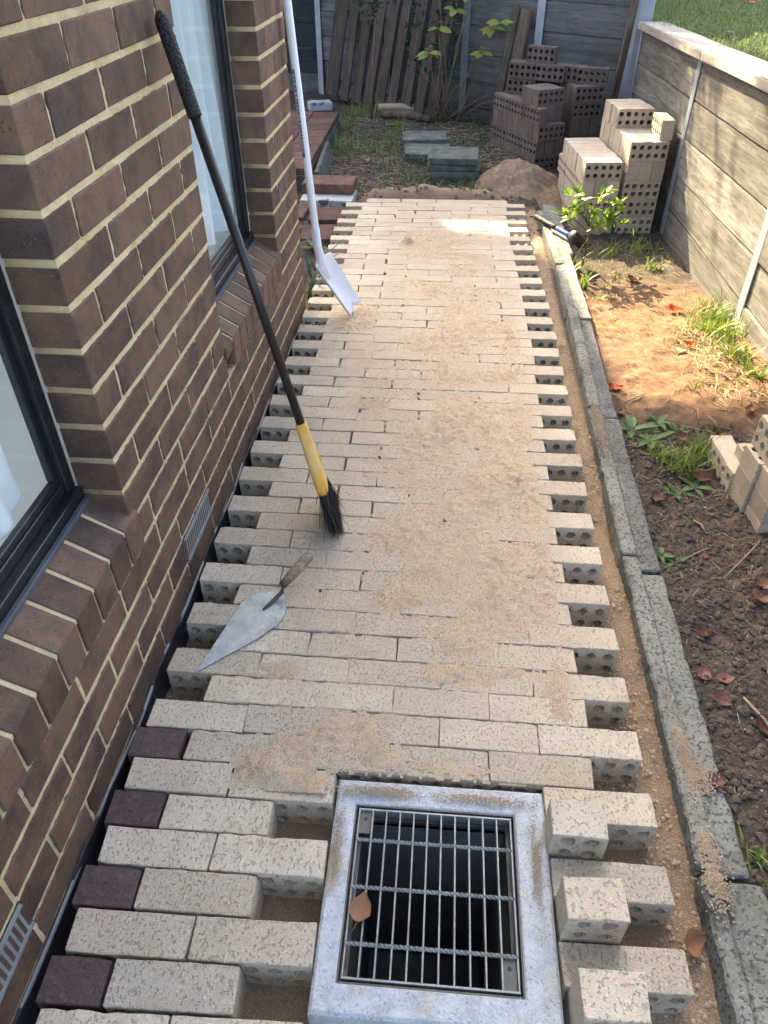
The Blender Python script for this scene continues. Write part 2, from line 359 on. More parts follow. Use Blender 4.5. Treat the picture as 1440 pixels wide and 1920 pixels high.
# ------------------------------------------------------------------ ground
def sstep(a, b, x):
    t = np.clip((x-a)/(b-a), 0, 1); return t*t*(3-2*t)
def ground_z(x, y):
    x = np.asarray(x, float); y = np.asarray(y, float)
    z = -.055+0*x
    bed = sstep(1.24, 1.34, x)
    z = z*(1-bed)+bed*np.interp(y, [-1, .4, 1.0, 1.8, 2.6, 3.4, 3.9, 4.8, 5.6, 6.4], [-.022, -.03, -.075, -.05, -.10, -.15, -.165, -.13, -.09, -.05])
    z = z+bed*.03*np.clip((x-1.6)/.4, 0, 1)*sstep(2.8, 1.8, y)
    back = sstep(5.4, 6.4, y); z = z*(1-back)+back*-.035
    # trench the path stands in
    tr = sstep(-.08, -.05, x)*sstep(1.25, 1.21, x)*sstep(3.97, 3.90, y)
    z = z*(1-tr)+tr*(-.100)
    # sand banked against the edging at the right of the path
    z = z+tr*.045*sstep(1.10, 1.22, x)*(.6+.8*vnoise(x*0, y*3, 5))
    # swept sand lip past the last row
    z = z+.085*np.exp(-((y-4.00)/.08)**2)*sstep(.02, .2, x)*sstep(1.1, .9, x)*(.7+.6*vnoise(x*4, y*0, 9))
    return z
xs = np.concatenate([np.array([-60, -30, -14, -7, -4, -2.5, -1.6]), np.arange(-1.0, 2.10, .02), np.array([2.3, 3, 5, 9, 18, 35, 60])])
ys = np.concatenate([np.array([-60, -30, -12, -6, -3, -1.6]), np.arange(-1.1, 7.9, .02), np.array([8.3, 9, 11, 16, 30, 60])])
GX, GY = np.meshgrid(xs, ys, indexing='ij')
GZ = ground_z(GX, GY)
inpath = sstep(-.08, -.05, GX)*sstep(1.25, 1.21, GX)*sstep(3.97, 3.90, GY)
rough = .035*fbm(GX*5, GY*5, 20, 4)+.03*fbm(GX*22, GY*22, 30, 3)
near = (GX > -1.05)*(GX < 2.12)*(GY > -1.15)*(GY < 7.95)
GZ = GZ+near*rough*(1-.55*inpath)
GZ[GX > 2.10] = -.3
GZ[(GX > .50) & (GX < .87) & (GY > -.67) & (GY < -.30)] = -.9
V = np.stack([GX, GY, GZ], -1).reshape(-1, 3); ny_ = len(ys)
idx = np.arange(len(xs)*ny_).reshape(len(xs), ny_)
Fq = np.stack([idx[:-1, :-1], idx[1:, :-1], idx[1:, 1:], idx[:-1, 1:]], -1).reshape(-1, 4)
me = mesh('ground', V, Fq.tolist(), M_ground, True)
lip = np.exp(-((GY-4.00)/.12)**2)*sstep(.0, .15, GX)*sstep(1.15, .95, GX)
sandm = np.clip(np.maximum(inpath, lip*1.3*(.6+.8*vnoise(GX*14, GY*14, 3))), 0, 1)
claym = sstep(1.30, 1.42, GX)*sstep(1.15, 1.6, GY+.3*fbm(GX*5, GY*5, 50, 3))*sstep(3.1, 2.5, GY+.4*fbm(GX*4, GY*4, 55, 3))
claym = np.clip(claym*(.65+.7*vnoise(GX*9, GY*9, 60)), 0, 1)
claym = np.maximum(claym, .35*sstep(1.4, 1.6, GX)*sstep(1.2, .8, GY)*vnoise(GX*3, GY*3, 61)**1.5)
for nm, arr in (('sand', sandm), ('clay', claym)):
    a = me.attributes.new(nm, 'FLOAT', 'POINT'); a.data.foreach_set('value', arr.reshape(-1).astype(np.float32))
g = link(bpy.data.objects.new('ground', me)); tag(g, kind='structure')
def gz(x, y):
    return float(ground_z(x, y)+.035*fbm(x*5, y*5, 20, 4)+.03*fbm(x*22, y*22, 30, 3))

# lawn terrace behind the timber wall
lx = np.linspace(2.06, 30, 60); ly = np.linspace(-12, 30, 90); LX, LY = np.meshgrid(lx, ly, indexing='ij')
def lawn_z(x, y): return .80+.030*(x-2.1)+.02*fbm(x*1.5, y*1.5, 77, 3)
LZ = lawn_z(LX, LY)
idx = np.arange(60*90).reshape(60, 90)
o = mob('lawn', np.stack([LX, LY, LZ], -1).reshape(-1, 3), np.stack([idx[:-1, :-1], idx[1:, :-1], idx[1:, 1:], idx[:-1, 1:]], -1).reshape(-1, 4).tolist(), M_lawnsoil, None, True)
tag(o, kind='structure')

# ------------------------------------------------------------------ holed bricks
def holed_brick(name, L, T, H, nx, mat, seed=0, hr=.0146, bev=.0015):
    """length L along x, thickness T along y (the holes run through it), height H along z; nx columns x 2 rows of holes"""
    rg = random.Random(seed); bm = bmesh.new(); cache = {}
    def v(x, y, z):
        k = (round(x, 5), round(y, 5), round(z, 5))
        if k not in cache: cache[k] = bm.verts.new((x, y, z))
        return cache[k]
    cw = L/nx; ch = H/2
    for ix in range(nx):
        for iz in range(2):
            cx = -L/2+(ix+.5)*cw; cz = -H/2+(iz+.5)*ch+(.004 if iz == 0 else -.004)
            x0, x1 = -L/2+ix*cw, -L/2+(ix+1)*cw; z0, z1 = -H/2+iz*ch, -H/2+(iz+1)*ch; zm = (z0+z1)/2; xm = (x0+x1)/2
            sq = [(x0, z0), (xm, z0), (x1, z0), (x1, zm), (x1, z1), (xm, z1), (x0, z1), (x0, zm)]
            r = hr*rg.uniform(.9, 1.08); sh = rg.uniform(.82, 1.12)
            hp = []
            for k in range(8):
                an = -math.pi*.75+k*math.pi/4; rr = r*(sh if k % 2 == 0 else 1)*rg.uniform(.93, 1.07)
                hp.append((cx+rr*math.cos(an), cz+rr*math.sin(an)))
            for s_ in (-1, 1):
                y = s_*T/2
                for k in range(8):
                    a, b2 = sq[k], sq[(k+1) % 8]; c, d = hp[(k+1) % 8], hp[k]
                    q = [v(a[0], y, a[1]), v(b2[0], y, b2[1]), v(c[0], y, c[1]), v(d[0], y, d[1])]
                    bm.faces.new(q if s_ < 0 else q[::-1])
            for k in range(8):
                c, d = hp[k], hp[(k+1) % 8]
                bm.faces.new([v(c[0], -T/2, c[1]), v(d[0], -T/2, d[1]), v(d[0], T/2, d[1]), v(c[0], T/2, c[1])])
    nb = nx*2
    bx_ = [-L/2+i*L/nb for i in range(nb+1)]; bz_ = [-H/2+i*H/4 for i in range(5)]
    for z in (-H/2, H/2):
        for i in range(nb): bm.faces.new([v(bx_[i], -T/2, z), v(bx_[i+1], -T/2, z), v(bx_[i+1], T/2, z), v(bx_[i], T/2, z)])
    for x in (-L/2, L/2):
        for i in range(4): bm.faces.new([v(x, -T/2, bz_[i]), v(x, T/2, bz_[i]), v(x, T/2, bz_[i+1]), v(x, -T/2, bz_[i+1])])
    bmesh.ops.recalc_face_normals(bm, faces=bm.faces[:])
    def onb(e):
        def cnt(p): return (abs(abs(p.x)-L/2) < 1e-5)+(abs(abs(p.y)-T/2) < 1e-5)+(abs(abs(p.z)-H/2) < 1e-5)
        if cnt(e.verts[0].co) < 2 or cnt(e.verts[1].co) < 2: return False
        m = (e.verts[0].co+e.verts[1].co)/2; return cnt(m) >= 2
    es = [e for e in bm.edges if onb(e)]
    bmesh.ops.bevel(bm, geom=es, offset=bev, segments=1, affect='EDGES')
    for _ in range(rg.choice((1, 2, 3))):   # knocked corners and edges
        c_ = Vector((rg.choice((-1, 1))*L/2*rg.choice((1, rg.random())), rg.choice((-1, 1))*T/2, H/2)); rr_ = rg.uniform(.006, .013)
        for vt in bm.verts:
            d_ = (vt.co-c_).length
            if d_ < rr_: vt.co += (Vector((0, 0, 0))-c_).normalized()*.0045*(1-d_/rr_)
    for vt in bm.verts:   # slightly irregular arrises
        vt.co += Vector((rg.uniform(-1, 1), rg.uniform(-1, 1), rg.uniform(-1, 1)))*(.0016 if rg.random() < .12 else .0006)
    return bm_mesh(name, bm, mat)
PAV = [holed_brick('paver_brick', .2295, .0755, .110, 5, M_paver, s) for s in range(8)]
PAVH = [holed_brick('paver_half', .112, .0755, .110, 2, M_maroon, s) for s in (11, 12)]
CRM = [holed_brick('cream_brick', .230, .076, .110, 5, M_cream, 20+s) for s in range(4)]
DRK = [holed_brick('dark_brick', .230, .076, .110, 5, M_dark, 30+s) for s in range(4)]

# ------------------------------------------------------------------ brick path
LCX = [0.7963, -1.2335, 0.3771, 0.1176, -0.0412, -0.0007]; LCY = [1.7824, -2.9399, 1.1106, -0.0489, 3.9949, 0.0023]
RCX = [0.9165, -1.3306, 0.2478, 0.1793, -0.0001, 1.148]; RCY = [-0.1554, 0.5644, -0.875, 0.4281, 3.9633, -0.008]
pv = lambda c, k: float(np.polyval(c, k/50.0))
path = empty('path'); tag(path, kind='structure')
rg = random.Random(3)
def row_frame(k):
    a = Vector((pv(LCX, k), pv(LCY, k), 0)); b2 = Vector((pv(RCX, k), pv(RCY, k), 0))
    a2 = Vector((pv(LCX, k+1), pv(LCY, k+1), 0)); b3 = Vector((pv(RCX, k+1), pv(RCY, k+1), 0))
    return a, b2, a2, b3
def lay(k, s0, s1, me, dz=0.0, name='brick'):
    """put a brick in row k between distances s0 and s1 from the row's left end"""
    a, b2, a2, b3 = row_frame(k); Lr = (b2-a).length; t = ((s0+s1)/2)/Lr
    p = (a.lerp(b2, t)+a2.lerp(b3, t))/2; pitch = (a2.lerp(b3, t)-a.lerp(b2, t)).length
    d = ((b2-a).normalized()+(b3-a2).normalized()).normalized(); ang = math.atan2(d.y, d.x)
    sy = min(1.0, (pitch-.0008)/.0762); base = .2295 if me in PAV else .112
    sxx = (s1-s0)/base
    flip = math.pi if rg.random() < .5 else 0
    o = inst(name, me, path, (p.x, p.y, -.055+dz+rg.uniform(-.0030, .0014)), (rg.uniform(-.012, .012), rg.uniform(-.005, .005), ang+flip+rg.uniform(-.004, .004)), (sxx, sy, 1))
    return o
def pick(): return rg.choice(PAV)
for k in range(-10, 50):
    a, b2, a2, b3 = row_frame(k); Lr = (b2-a).length
    pitchx = Lr/5.0
    long_ = (k % 2 == 0)
    if k >= -3:
        n = 5 if long_ else 4; off = 0 if long_ else pitchx/2+rg.uniform(-.005, .005)
        for i in range(n):
            s = off+i*pitchx+rg.uniform(-.0012, .0012); cut = rg.uniform(.003, .006) if rg.random() < .22 else 0
            lay(k, s+.0008+(cut if rg.random() < .5 else 0), s+.0008+.2295-cut*.6, pick())
    elif long_:
        lay(k, 0.0, .2295, pick()); lay(k, .2335, .2335+.2295, pick())
        if k > -10: lay(k, Lr-.2310, Lr-.0015, pick())
    else:
        s = .106-0.0; lay(k, s, s+.2295, pick())
    if k in (-3, -5, -7, -9):
        lay(k, -.014+rg.uniform(-.006, .004), .099, PAVH[(k//2) % 2], -.004)

# uprights standing on end beside the drain pit
for i, (x, y, tz) in enumerate([(.971, -.352, .072), (.978, -.512, .088), (.986, -.668, .094)]):
    o = inst('upright_brick', CRM[i], None, (x, y, tz-.115), (0, R(90), R((-1.0, 1.5, .5)[i])))
    o.rotation_euler = Euler((0, R(90), R((-1.0, 1.5, .5)[i])), 'XYZ')
    o.data = PAV[i]; tag(o, ['cream holed brick standing on end beside the drain, farthest of three', 'cream holed brick standing on end beside the drain, middle of three', 'cream holed brick standing on end at the bottom edge right of the drain'][i], 'brick', 'bricks on end beside the drain')

# ------------------------------------------------------------------ swept sand lying on the path
sx_ = np.arange(.03, 1.13, .006); sy_ = np.arange(-.30, 3.95, .006)
SX, SY = np.meshgrid(sx_, sy_, indexing='ij')
xl = np.interp(SY, np.linspace(-1, 4, 60), [np.polyval(LCX, (y/.0795)/50) for y in np.linspace(-1, 4, 60)])
xr = np.interp(SY, np.linspace(-1, 4, 60), [np.polyval(RCX, (y/.0795)/50) for y in np.linspace(-1, 4, 60)])
edge = sstep(.125, .20, SX-xl)*sstep(.125, .19, xr-SX)*np.where((SX > .455) & (SX < .935) & (SY < -.248), 0, 1)*np.where((SY < -.165) & (SX < .22), 0, 1)
T = np.zeros_like(SX)
def blob(cx, cy, rx, ry, h, rot=0, cut=1.0):
    global T
    c, s = math.cos(rot), math.sin(rot); u = ((SX-cx)*c+(SY-cy)*s)/rx; v = (-(SX-cx)*s+(SY-cy)*c)/ry
    T = T+h*np.exp(-(u*u+v*v))
n1 = vnoise(SX*7, SY*7, 40); n2 = fbm(SX*16, SY*9, 41, 4)
film = .0046*np.exp(-((SX-.72)/.30)**2)*sstep(-.05, .35, SY)*sstep(3.6, 3.0, SY)
film += .0030*np.exp(-((SX-.80)/.22)**2-((SY-.9)/.8)**2)
T = film*(.05+2.0*n1**1.6)
blob(.445, 3.085, .045, .035, .032); blob(.43, 3.02, .09, .05, .004); blob(.70, 2.90, .20, .06, .006, -.1); blob(.62, 3.25, .2, .05, .004)
blob(.255, 2.02, .085, .05, .009, .3); blob(.30, 2.12, .03, .09, .012, .1); blob(.20, 1.98, .08, .03, .006)
blob(.42, -.17, .12, .06, .011, .4); blob(.36, -.275, .12, .03, .011, -.35); blob(.25, -.285, .022, .02, .006); blob(.55, -.20, .035, .03, .004); blob(.40, -.06, .09, .03, .004); blob(.28, .02, .05, .03, .003)
blob(.93, .86, .035, .12, .012, .25); blob(1.0, .70, .03, .09, .010, .2); blob(.99, .40, .022, .15, .008); blob(1.00, .05, .018, .17, .008); blob(.97, -.02, .02, .07, .007)
blob(.92, .34, .09, .02, .0045, -.1); blob(.80, .55, .12, .10, .004); blob(.78, 1.0, .16, .2, .0045); blob(.92, 1.32, .07, .025, .004, .2); blob(.95, 1.95, .025, .10, .011); blob(.95, 1.6, .04, .04, .008); blob(.60, 1.05, .12, .03, .005, .5); blob(.70, 1.9, .2, .03, .006, .1); blob(.62, 2.5, .15, .03, .005, -.2); blob(.75, .05, .2, .025, .005, .15); blob(.70, .30, .2, .03, .003)
blob(.72, -.22, .25, .02, .003); blob(.60, -.262, .3, .012, .004)
n3 = fbm(SX*70, SY*70, 46, 2); T = T*edge*(1+1.3*n2+1.5*n3)+(T > .0012)*RNG.normal(0, .0011, T.shape)
rip = .0013*np.sin(SX*85+SY*28+14*fbm(SX*2.5, SY*2.5, 44, 3))*vnoise(SX*6, SY*6, 47)*sstep(.002, .006, T)
Z = T-.0042+rip+RNG.normal(0, .00055, T.shape)*sstep(.001, .004, T)
Z = np.where(edge < .05, -.02, Z)
idx = np.arange(SX.size).reshape(SX.shape)
Fq = np.stack([idx[:-1, :-1], idx[1:, :-1], idx[1:, 1:], idx[:-1, 1:]], -1).reshape(-1, 4)
zz = Z.reshape(-1)[Fq].min(1); Fq = Fq[zz > -.0036]
used = np.unique(Fq); remap = -np.ones(SX.size, int); remap[used] = np.arange(len(used))
P = np.stack([SX, SY, Z], -1).reshape(-1, 3)[used]
o = mob('loose_sand', P, remap[Fq].tolist(), M_sand, None, True)
tag(o, 'loose yellow sand swept thinly over the brick path', 'sand', kind='stuff')
Tw = np.clip(T, 0, None)+.00045*edge*np.exp(-((SX-.66)/.36)**2)*sstep(-.3, .2, SY)
pr_ = np.clip(Tw, 0, .006).reshape(-1); pr_ = pr_/pr_.sum(); ng_ = 70000
pick_ = RNG.choice(len(pr_), ng_, p=pr_); gx_ = SX.reshape(-1)[pick_]+RNG.normal(0, .012, ng_); gy_ = SY.reshape(-1)[pick_]+RNG.normal(0, .012, ng_)
okm = ((gx_-np.interp(gy_, SY[0], xl[0])) > .125) & ((np.interp(gy_, SY[0], xr[0])-gx_) > .125) & ~((gx_ > .47) & (gx_ < .92) & (gy_ < -.262)) & ~((gy_ < -.165) & (gx_ < .24))
gx_, gy_ = gx_[okm], gy_[okm]; gs_ = .0006+.0013*RNG.random(len(gx_))**2
ii = np.clip(((gx_-.03)/.006).round().astype(int), 0, SX.shape[0]-1); jj = np.clip(((gy_+.30)/.006).round().astype(int), 0, SX.shape[1]-1)
gzv = np.maximum(Z[ii, jj], 0)+gs_*.3
tet = np.array([(1, 0, -.4), (-.5, .87, -.4), (-.5, -.87, -.4), (0, 0, .9)]); an_ = RNG.random(len(gx_))*6.28
tx = tet[None, :, 0]*np.cos(an_)[:, None]-tet[None, :, 1]*np.sin(an_)[:, None]; ty = tet[None, :, 0]*np.sin(an_)[:, None]+tet[None, :, 1]*np.cos(an_)[:, None]
GV = np.stack([gx_[:, None]+tx*gs_[:, None], gy_[:, None]+ty*gs_[:, None], gzv[:, None]+tet[None, :, 2]*gs_[:, None]], -1).reshape(-1, 3)
b4 = np.arange(len(gx_))[:, None]*4; GF = np.concatenate([b4+np.array([[0, 1, 3]]), b4+np.array([[1, 2, 3]]), b4+np.array([[2, 0, 3]])], 0)
o = mob('sand_grains', GV.tolist(), GF.tolist(), M_sand); tag(o, 'single sand grains sprinkled over the brick path', 'sand', kind='stuff')

# ------------------------------------------------------------------ drain pit and grate
pit = empty('drain_pit', (0, 0, 0)); tag(pit, 'square pale blue-grey concrete drain pit set in the brick path', 'drain pit')
X0, X1, Y0, Y1 = .472, .917, -.705, -.256; hx0, hx1, hy0, hy1 = .515, .853, -.654, -.312
bm = bmesh.new(); zt = -.004
def ringz(xa, xb, ya, yb, z): return [bm.verts.new(p) for p in ((xa, ya, z), (xb, ya, z), (xb, yb, z), (xa, yb, z))]
rings = [ringz(X0, X1, Y0, Y1, -.20), ringz(X0, X1, Y0, Y1, zt-.006), ringz(X0+.006, X1-.006, Y0+.006, Y1-.006, zt), ringz(hx0-.003, hx1+.003, hy0-.003, hy1+.003, zt), ringz(hx0, hx1, hy0, hy1, zt-.003), ringz(hx0, hx1, hy0, hy1, -.045)]
for a, b2 in zip(rings, rings[1:]):
    for i in range(4): bm.faces.new([a[i], a[(i+1) % 4], b2[(i+1) % 4], b2[i]])
bmesh.ops.subdivide_edges(bm, edges=[e for e in bm.edges], cuts=6, use_grid_fill=True)
for vt in bm.verts:
    n = float(fbm(vt.co.x*40, vt.co.y*40, 90, 3)); vt.co.z += .002*n; vt.co.x += .002*n
o = inst('concrete_collar', bm_mesh('concrete_collar', bm, M_pit), pit)
# shaft below
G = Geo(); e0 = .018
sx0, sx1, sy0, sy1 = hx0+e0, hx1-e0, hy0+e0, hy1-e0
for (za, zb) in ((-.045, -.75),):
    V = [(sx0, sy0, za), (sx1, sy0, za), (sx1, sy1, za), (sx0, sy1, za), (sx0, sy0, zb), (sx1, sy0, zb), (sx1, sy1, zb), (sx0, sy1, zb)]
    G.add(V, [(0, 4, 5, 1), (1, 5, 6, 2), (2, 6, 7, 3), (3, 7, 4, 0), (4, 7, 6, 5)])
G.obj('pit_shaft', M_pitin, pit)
bm = bmesh.new()
for (xa, xb, ya, yb) in ((hx0, sx0, hy0, hy1), (sx1, hx1, hy0, hy1), (sx0, sx1, hy0, sy0), (sx0, sx1, sy1, hy1)): add_box(bm, xa, xb, ya, yb, -.055, -.034)
for (xa, xb, ya, yb) in ((hx0, hx0+.004, hy0, hy1), (hx1-.004, hx1, hy0, hy1), (hx0+.004, hx1-.004, hy0, hy0+.004), (hx0+.004, hx1-.004, hy1-.004, hy1)): add_box(bm, xa+.0005, xb-.0005, ya+.0005, yb-.0005, -.0335, -.007)
inst('seat_frame', bm_mesh('seat_frame', bm, M_tab), pit)
gr = empty('drain_grate', (0, 0, 0)); tag(gr, 'galvanised steel bar grate lying in the drain pit', 'grate')
gx0, gx1, gy0, gy1 = hx0+.008, hx1-.008, hy0+.008, hy1-.008; gt = -.007; gb = -.032
bar = box_me('bar', -.0018, .0018, gy0+.004, gy1-.004, gb, gt, M_steel, .0006)
for i in range(12):
    x = gx0+.002+(gx1-gx0-.004)*i/11; inst('bearing_bar', bar, gr, (x, 0, 0))
for y in (gy0, gy1-.004):
    inst('end_bar', box_me('end_bar', gx0, gx1, y, y+.004, gb, gt+.0005, M_steel, .0006), gr)
for y in (-.388, -.483, -.586):
    n = 120; V = []; F = []
    for i in range(n+1):
        x = gx0+(gx1-gx0)*i/n; tw = i*.45
        for k in range(4):
            an = tw+k*math.pi/2; V.append((x, y+.0042*math.cos(an), gt-.0015+.0042*math.sin(an)))
    for i in range(n):
        for k in range(4): F.append((i*4+k, i*4+(k+1) % 4, i*4+4+(k+1) % 4, i*4+4+k))
    mob('twisted_rod', V, F, M_steel, gr)
for (x, y, w_, h_) in ((gx0+.003, gy1-.052, .026, .048), (gx1-.029, gy0+.004, .024, .056)):
    t_ = box('corner_tab', x, x+w_, y, y+h_, gt-.010, gt-.006, M_tab, gr)
    V, F = tube_geo([(x+w_*.5, y+h_*.65, gt-.007), (x+w_*.5, y+h_*.65, gt-.0055)], .004, 10); mob('hole_disc', V, F, M_rubber, t_)  # black disc in place of the hole's own shade

# ------------------------------------------------------------------ house
HX, HY, HS = -.0359, .108, .0135
house = empty('brick_house', (HX, HY, 0), (0, 0, -HS)); tag(house, 'dark brown brick house wall with cream mortar and two black framed windows', 'house')
def hb_mesh(L, seed, D=.100, H=.0718):
    rg_ = random.Random(seed); bm = bmesh.new(); add_box(bm, -D, 0, -L/2, L/2, -H/2, H/2)
    bmesh.ops.bevel(bm, geom=bm.edges[:], offset=.0022, segments=1, affect='EDGES')
    for v in bm.verts: v.co += Vector((rg_.uniform(-.7, .7), rg_.uniform(-1, 1), rg_.uniform(-1, 1)))*.0011
    return bm_mesh('house_brick', bm, M_house)
HB = {}
def hb(L):
    k = round(L, 3)
    if k not in HB: HB[k] = [hb_mesh(L, 50+s) for s in range(5)]
    return rg.choice(HB[k])
ZJ = lambda n: .478+.086*n
W1 = (-1.60, 0.0); P1 = (0.0, .83); W2 = (.83, 1.655); P2 = (1.655, 2.125); END = 2.125
UPB = Geo()
def upper(y0, y1, z0, z1):
    V = [(-.1, y0, z0), (0, y0, z0), (0, y1, z0), (-.1, y1, z0), (-.1, y0, z1), (0, y0, z1), (0, y1, z1), (-.1, y1, z1)]
    UPB.add(V, [(4, 5, 6, 7), (0, 1, 5, 4), (1, 2, 6, 5), (2, 3, 7, 6), (3, 0, 4, 7), (0, 3, 2, 1)])
def course(n, ya, yb, first):
    z0 = ZJ(n)+.005; zc = z0+.038; y = ya; i = 0
    while y < yb-.03:
        L = first if i == 0 else .230
        L = min(L, yb-y)
        if yb-(y+L) < .05: L = yb-y
        if n <= 11 and y+L > -1.05:
            inst('brick', hb(L), house, (rg.uniform(-.001, .0015), y+L/2, zc), (rg.uniform(-.004, .004), 0, rg.uniform(-.004, .004)))
        else: upper(y, y+L, z0, z0+.076)
        y += L+.010; i += 1
for n in range(-7, 24):
    half = (n % 2 == 0)
    if n <= -3:      # full length below the sills; pier joints keep their places
        y0 = -.12-.01-.24*6+(0 if half else -.12+.0)
        y0 = -1.68 if half else -1.56
        if n in (-5,):
            # course with the wall vents
            ya = y0; segs = []
            course_y = y0
            while course_y < END-.03:
                L = min(.23, END-course_y)
                if abs(course_y-.24) < .03 or abs(course_y+.96) < .03 or abs(course_y+.72) < -1: pass
                else:
                    inst('brick', hb(round(L, 3)), house, (rg.uniform(-.001, .0015), course_y+L/2, ZJ(n)+.043)) if course_y+L > -1.05 else upper(course_y, course_y+L, ZJ(n)+.005, ZJ(n)+.081)
                course_y += .24
        else: course(n, y0, END, .23)
    else:
        if n >= 18: course(n, -1.68 if half else -1.56, END, .23)
        else:
            course(n, P1[0], P1[1], .11 if half else .23)
            course(n, P2[0], P2[1], .23 if half else .11)
UPB.obj('upper_brickwork', M_house, house)['kind'] = 'stuff'
# mortar: set back behind the brick faces, with lumpy struck joints
def mortar(x0, x1, y0, y1, z0, z1):
    ny = max(2, int((y1-y0)/.012)); nz = max(2, int((z1-z0)/.012)); Y = np.linspace(y0, y1, ny); Zz = np.linspace(z0, z1, nz)
    A, B = np.meshgrid(Y, Zz, indexing='ij'); Xx = x1+.0035*fbm(A*35, B*35, 70, 3)+.0012*RNG.normal(size=A.shape)
    Xx = np.minimum(Xx, x1+.0004)
    idx = np.arange(A.size).reshape(A.shape); V = np.stack([Xx, A, B], -1).reshape(-1, 3).tolist()
    F = np.stack([idx[:-1, :-1], idx[1:, :-1], idx[1:, 1:], idx[:-1, 1:]], -1).reshape(-1, 4).tolist()
    b0 = len(V); V += [(x0, y0, z0), (x1, y0, z0), (x1, y0, z1), (x0, y0, z1), (x0, y1, z0), (x1, y1, z0), (x1, y1, z1), (x0, y1, z1)]
    F += [(b0, b0+1, b0+2, b0+3), (b0+4, b0+7, b0+6, b0+5), (b0+3, b0+2, b0+6, b0+7), (b0, b0+4, b0+5, b0+1), (b0, b0+3, b0+7, b0+4)]
    return V, F
MG = Geo()
MG.add(*mortar(-.098, -.0024, -1.68, END-.004, -.13, .305))
MG.add(*mortar(-.098, -.0024, P1[0]+.004, P1[1]-.004, .305, 2.03))
MG.add(*mortar(-.098, -.0024, P2[0]+.004, P2[1]-.004, .305, 2.03))
MG.add(*mortar(-.098, -.0024, -1.68, END-.004, 2.03, 2.50))
MG.obj('mortar', M_mortar, house, True)
# solid wall behind (so that no light leaks), end return of the house
box('inner_wall', -.162, -.1005, P1[0]+.03, P1[1]-.03, -.13, 2.5, M_room, house)
box('inner_wall', -.180, -.1005, P2[0]+.17, END-.105, -.13, 2.5, M_room, house)
box('inner_wall', -.162, -.1005, -1.68, END-.105, -.13, .40, M_room, house)
box('inner_wall', -.162, -.1005, -1.68, END-.105, 2.1, 2.5, M_room, house)
# far end wall of the house (turns the corner), plain brick courses
EW = Geo()
for n in range(-7, 24):
    z0 = ZJ(n)+.005; x = -.102
    i = 0
    while x > -4.0:
        L = .115 if (i == 0 and n % 2) else .23
        V = [(x-L, END-.1, z0), (x, END-.1, z0), (x, END, z0), (x-L, END, z0), (x-L, END-.1, z0+.076), (x, END-.1, z0+.076), (x, END, z0+.076), (x-L, END, z0+.076)]
        EW.add(V, [(4, 5, 6, 7), (0, 1, 5, 4), (1, 2, 6, 5), (2, 3, 7, 6), (3, 0, 4, 7), (0, 3, 2, 1)]); x -= L+.01; i += 1
EW.obj('end_wall_bricks', M_house, house)['kind'] = 'stuff'
box('end_wall', -4.0, -.104, END-.09, END-.004, -.13, 2.5, M_mortar, house)
# damp course strip along the foot
G = Geo(); n = 90
for i in range(n):
    pass
V = []; F = []
for i in range(n+1):
    y = -1.68+(END+1.66)*i/n; wv = .004*math.sin(i*1.7)+.004*math.sin(i*.53)
    for (x, z) in ((.002, -.030+wv), (.0085, -.031+wv), (.012+wv*.4, -.075), (.026+wv, -.125), (.002, -.125)): V.append((x, y, z))
for i in range(n):
    for k in range(5): F.append((i*5+k, i*5+(k+1) % 5, i*5+5+(k+1) % 5, i*5+5+k))
mob('damp_course', V, F, M_flash, house)
mob('mortar_fillet', *tube_geo([(.0055+.003*math.sin(i*.9), -1.68+(END+1.66)*i/60, -.0335+.003*math.sin(i*1.3)) for i in range(61)], .0042, 6), M_vent, house)
# wall vents
for yv in (.24, -.96):
    v_ = box('air_vent', -.02, .0008, yv-.004, yv+.238, ZJ(-5)+.003, ZJ(-4)-.003, M_rubber, house)
    slat = box_me('slat', .001, .0024, -.0032, .0032, -.036, .036, M_vent)
    for i in range(15): inst('slat', slat, v_, (0, yv+.012+i*.0150, ZJ(-5)+.043))
    for z in (ZJ(-5)+.0065, ZJ(-4)-.0065): inst('rail', box_me('rail', .001, .0065, yv, yv+.234, z-.0035, z+.0035, M_vent), v_)
# sills: sloping brick-on-edge
def sill_mesh(w_, seed, cav=False):
    rg_ = random.Random(seed); bm = bmesh.new(); zb = .375 if cav else .3115
    pr_ = [(.007, zb), (.009, .412), (-.099, .474), (-.099, zb)]
    a = [bm.verts.new((x, -w_/2, z)) for x, z in pr_]; b2 = [bm.verts.new((x, w_/2, z)) for x, z in pr_]
    bm.faces.new(a); bm.faces.new(b2[::-1])
    for i in range(4): bm.faces.new([a[(i+1) % 4], a[i], b2[i], b2[(i+1) % 4]])
    bmesh.ops.bevel(bm, geom=bm.edges[:], offset=.003, segments=1, affect='EDGES')
    for v in bm.verts: v.co += Vector((rg_.uniform(-1, 1), rg_.uniform(-1, 1), rg_.uniform(-1, 1)))*.001
    return bm_mesh('sill_brick', bm, M_house)
SB = [sill_mesh(.0765, s) for s in range(5)]
y = .026
while y > -1.05: inst('sill_brick', rg.choice(SB), house, (0, y-.038, 0)); y -= .0865
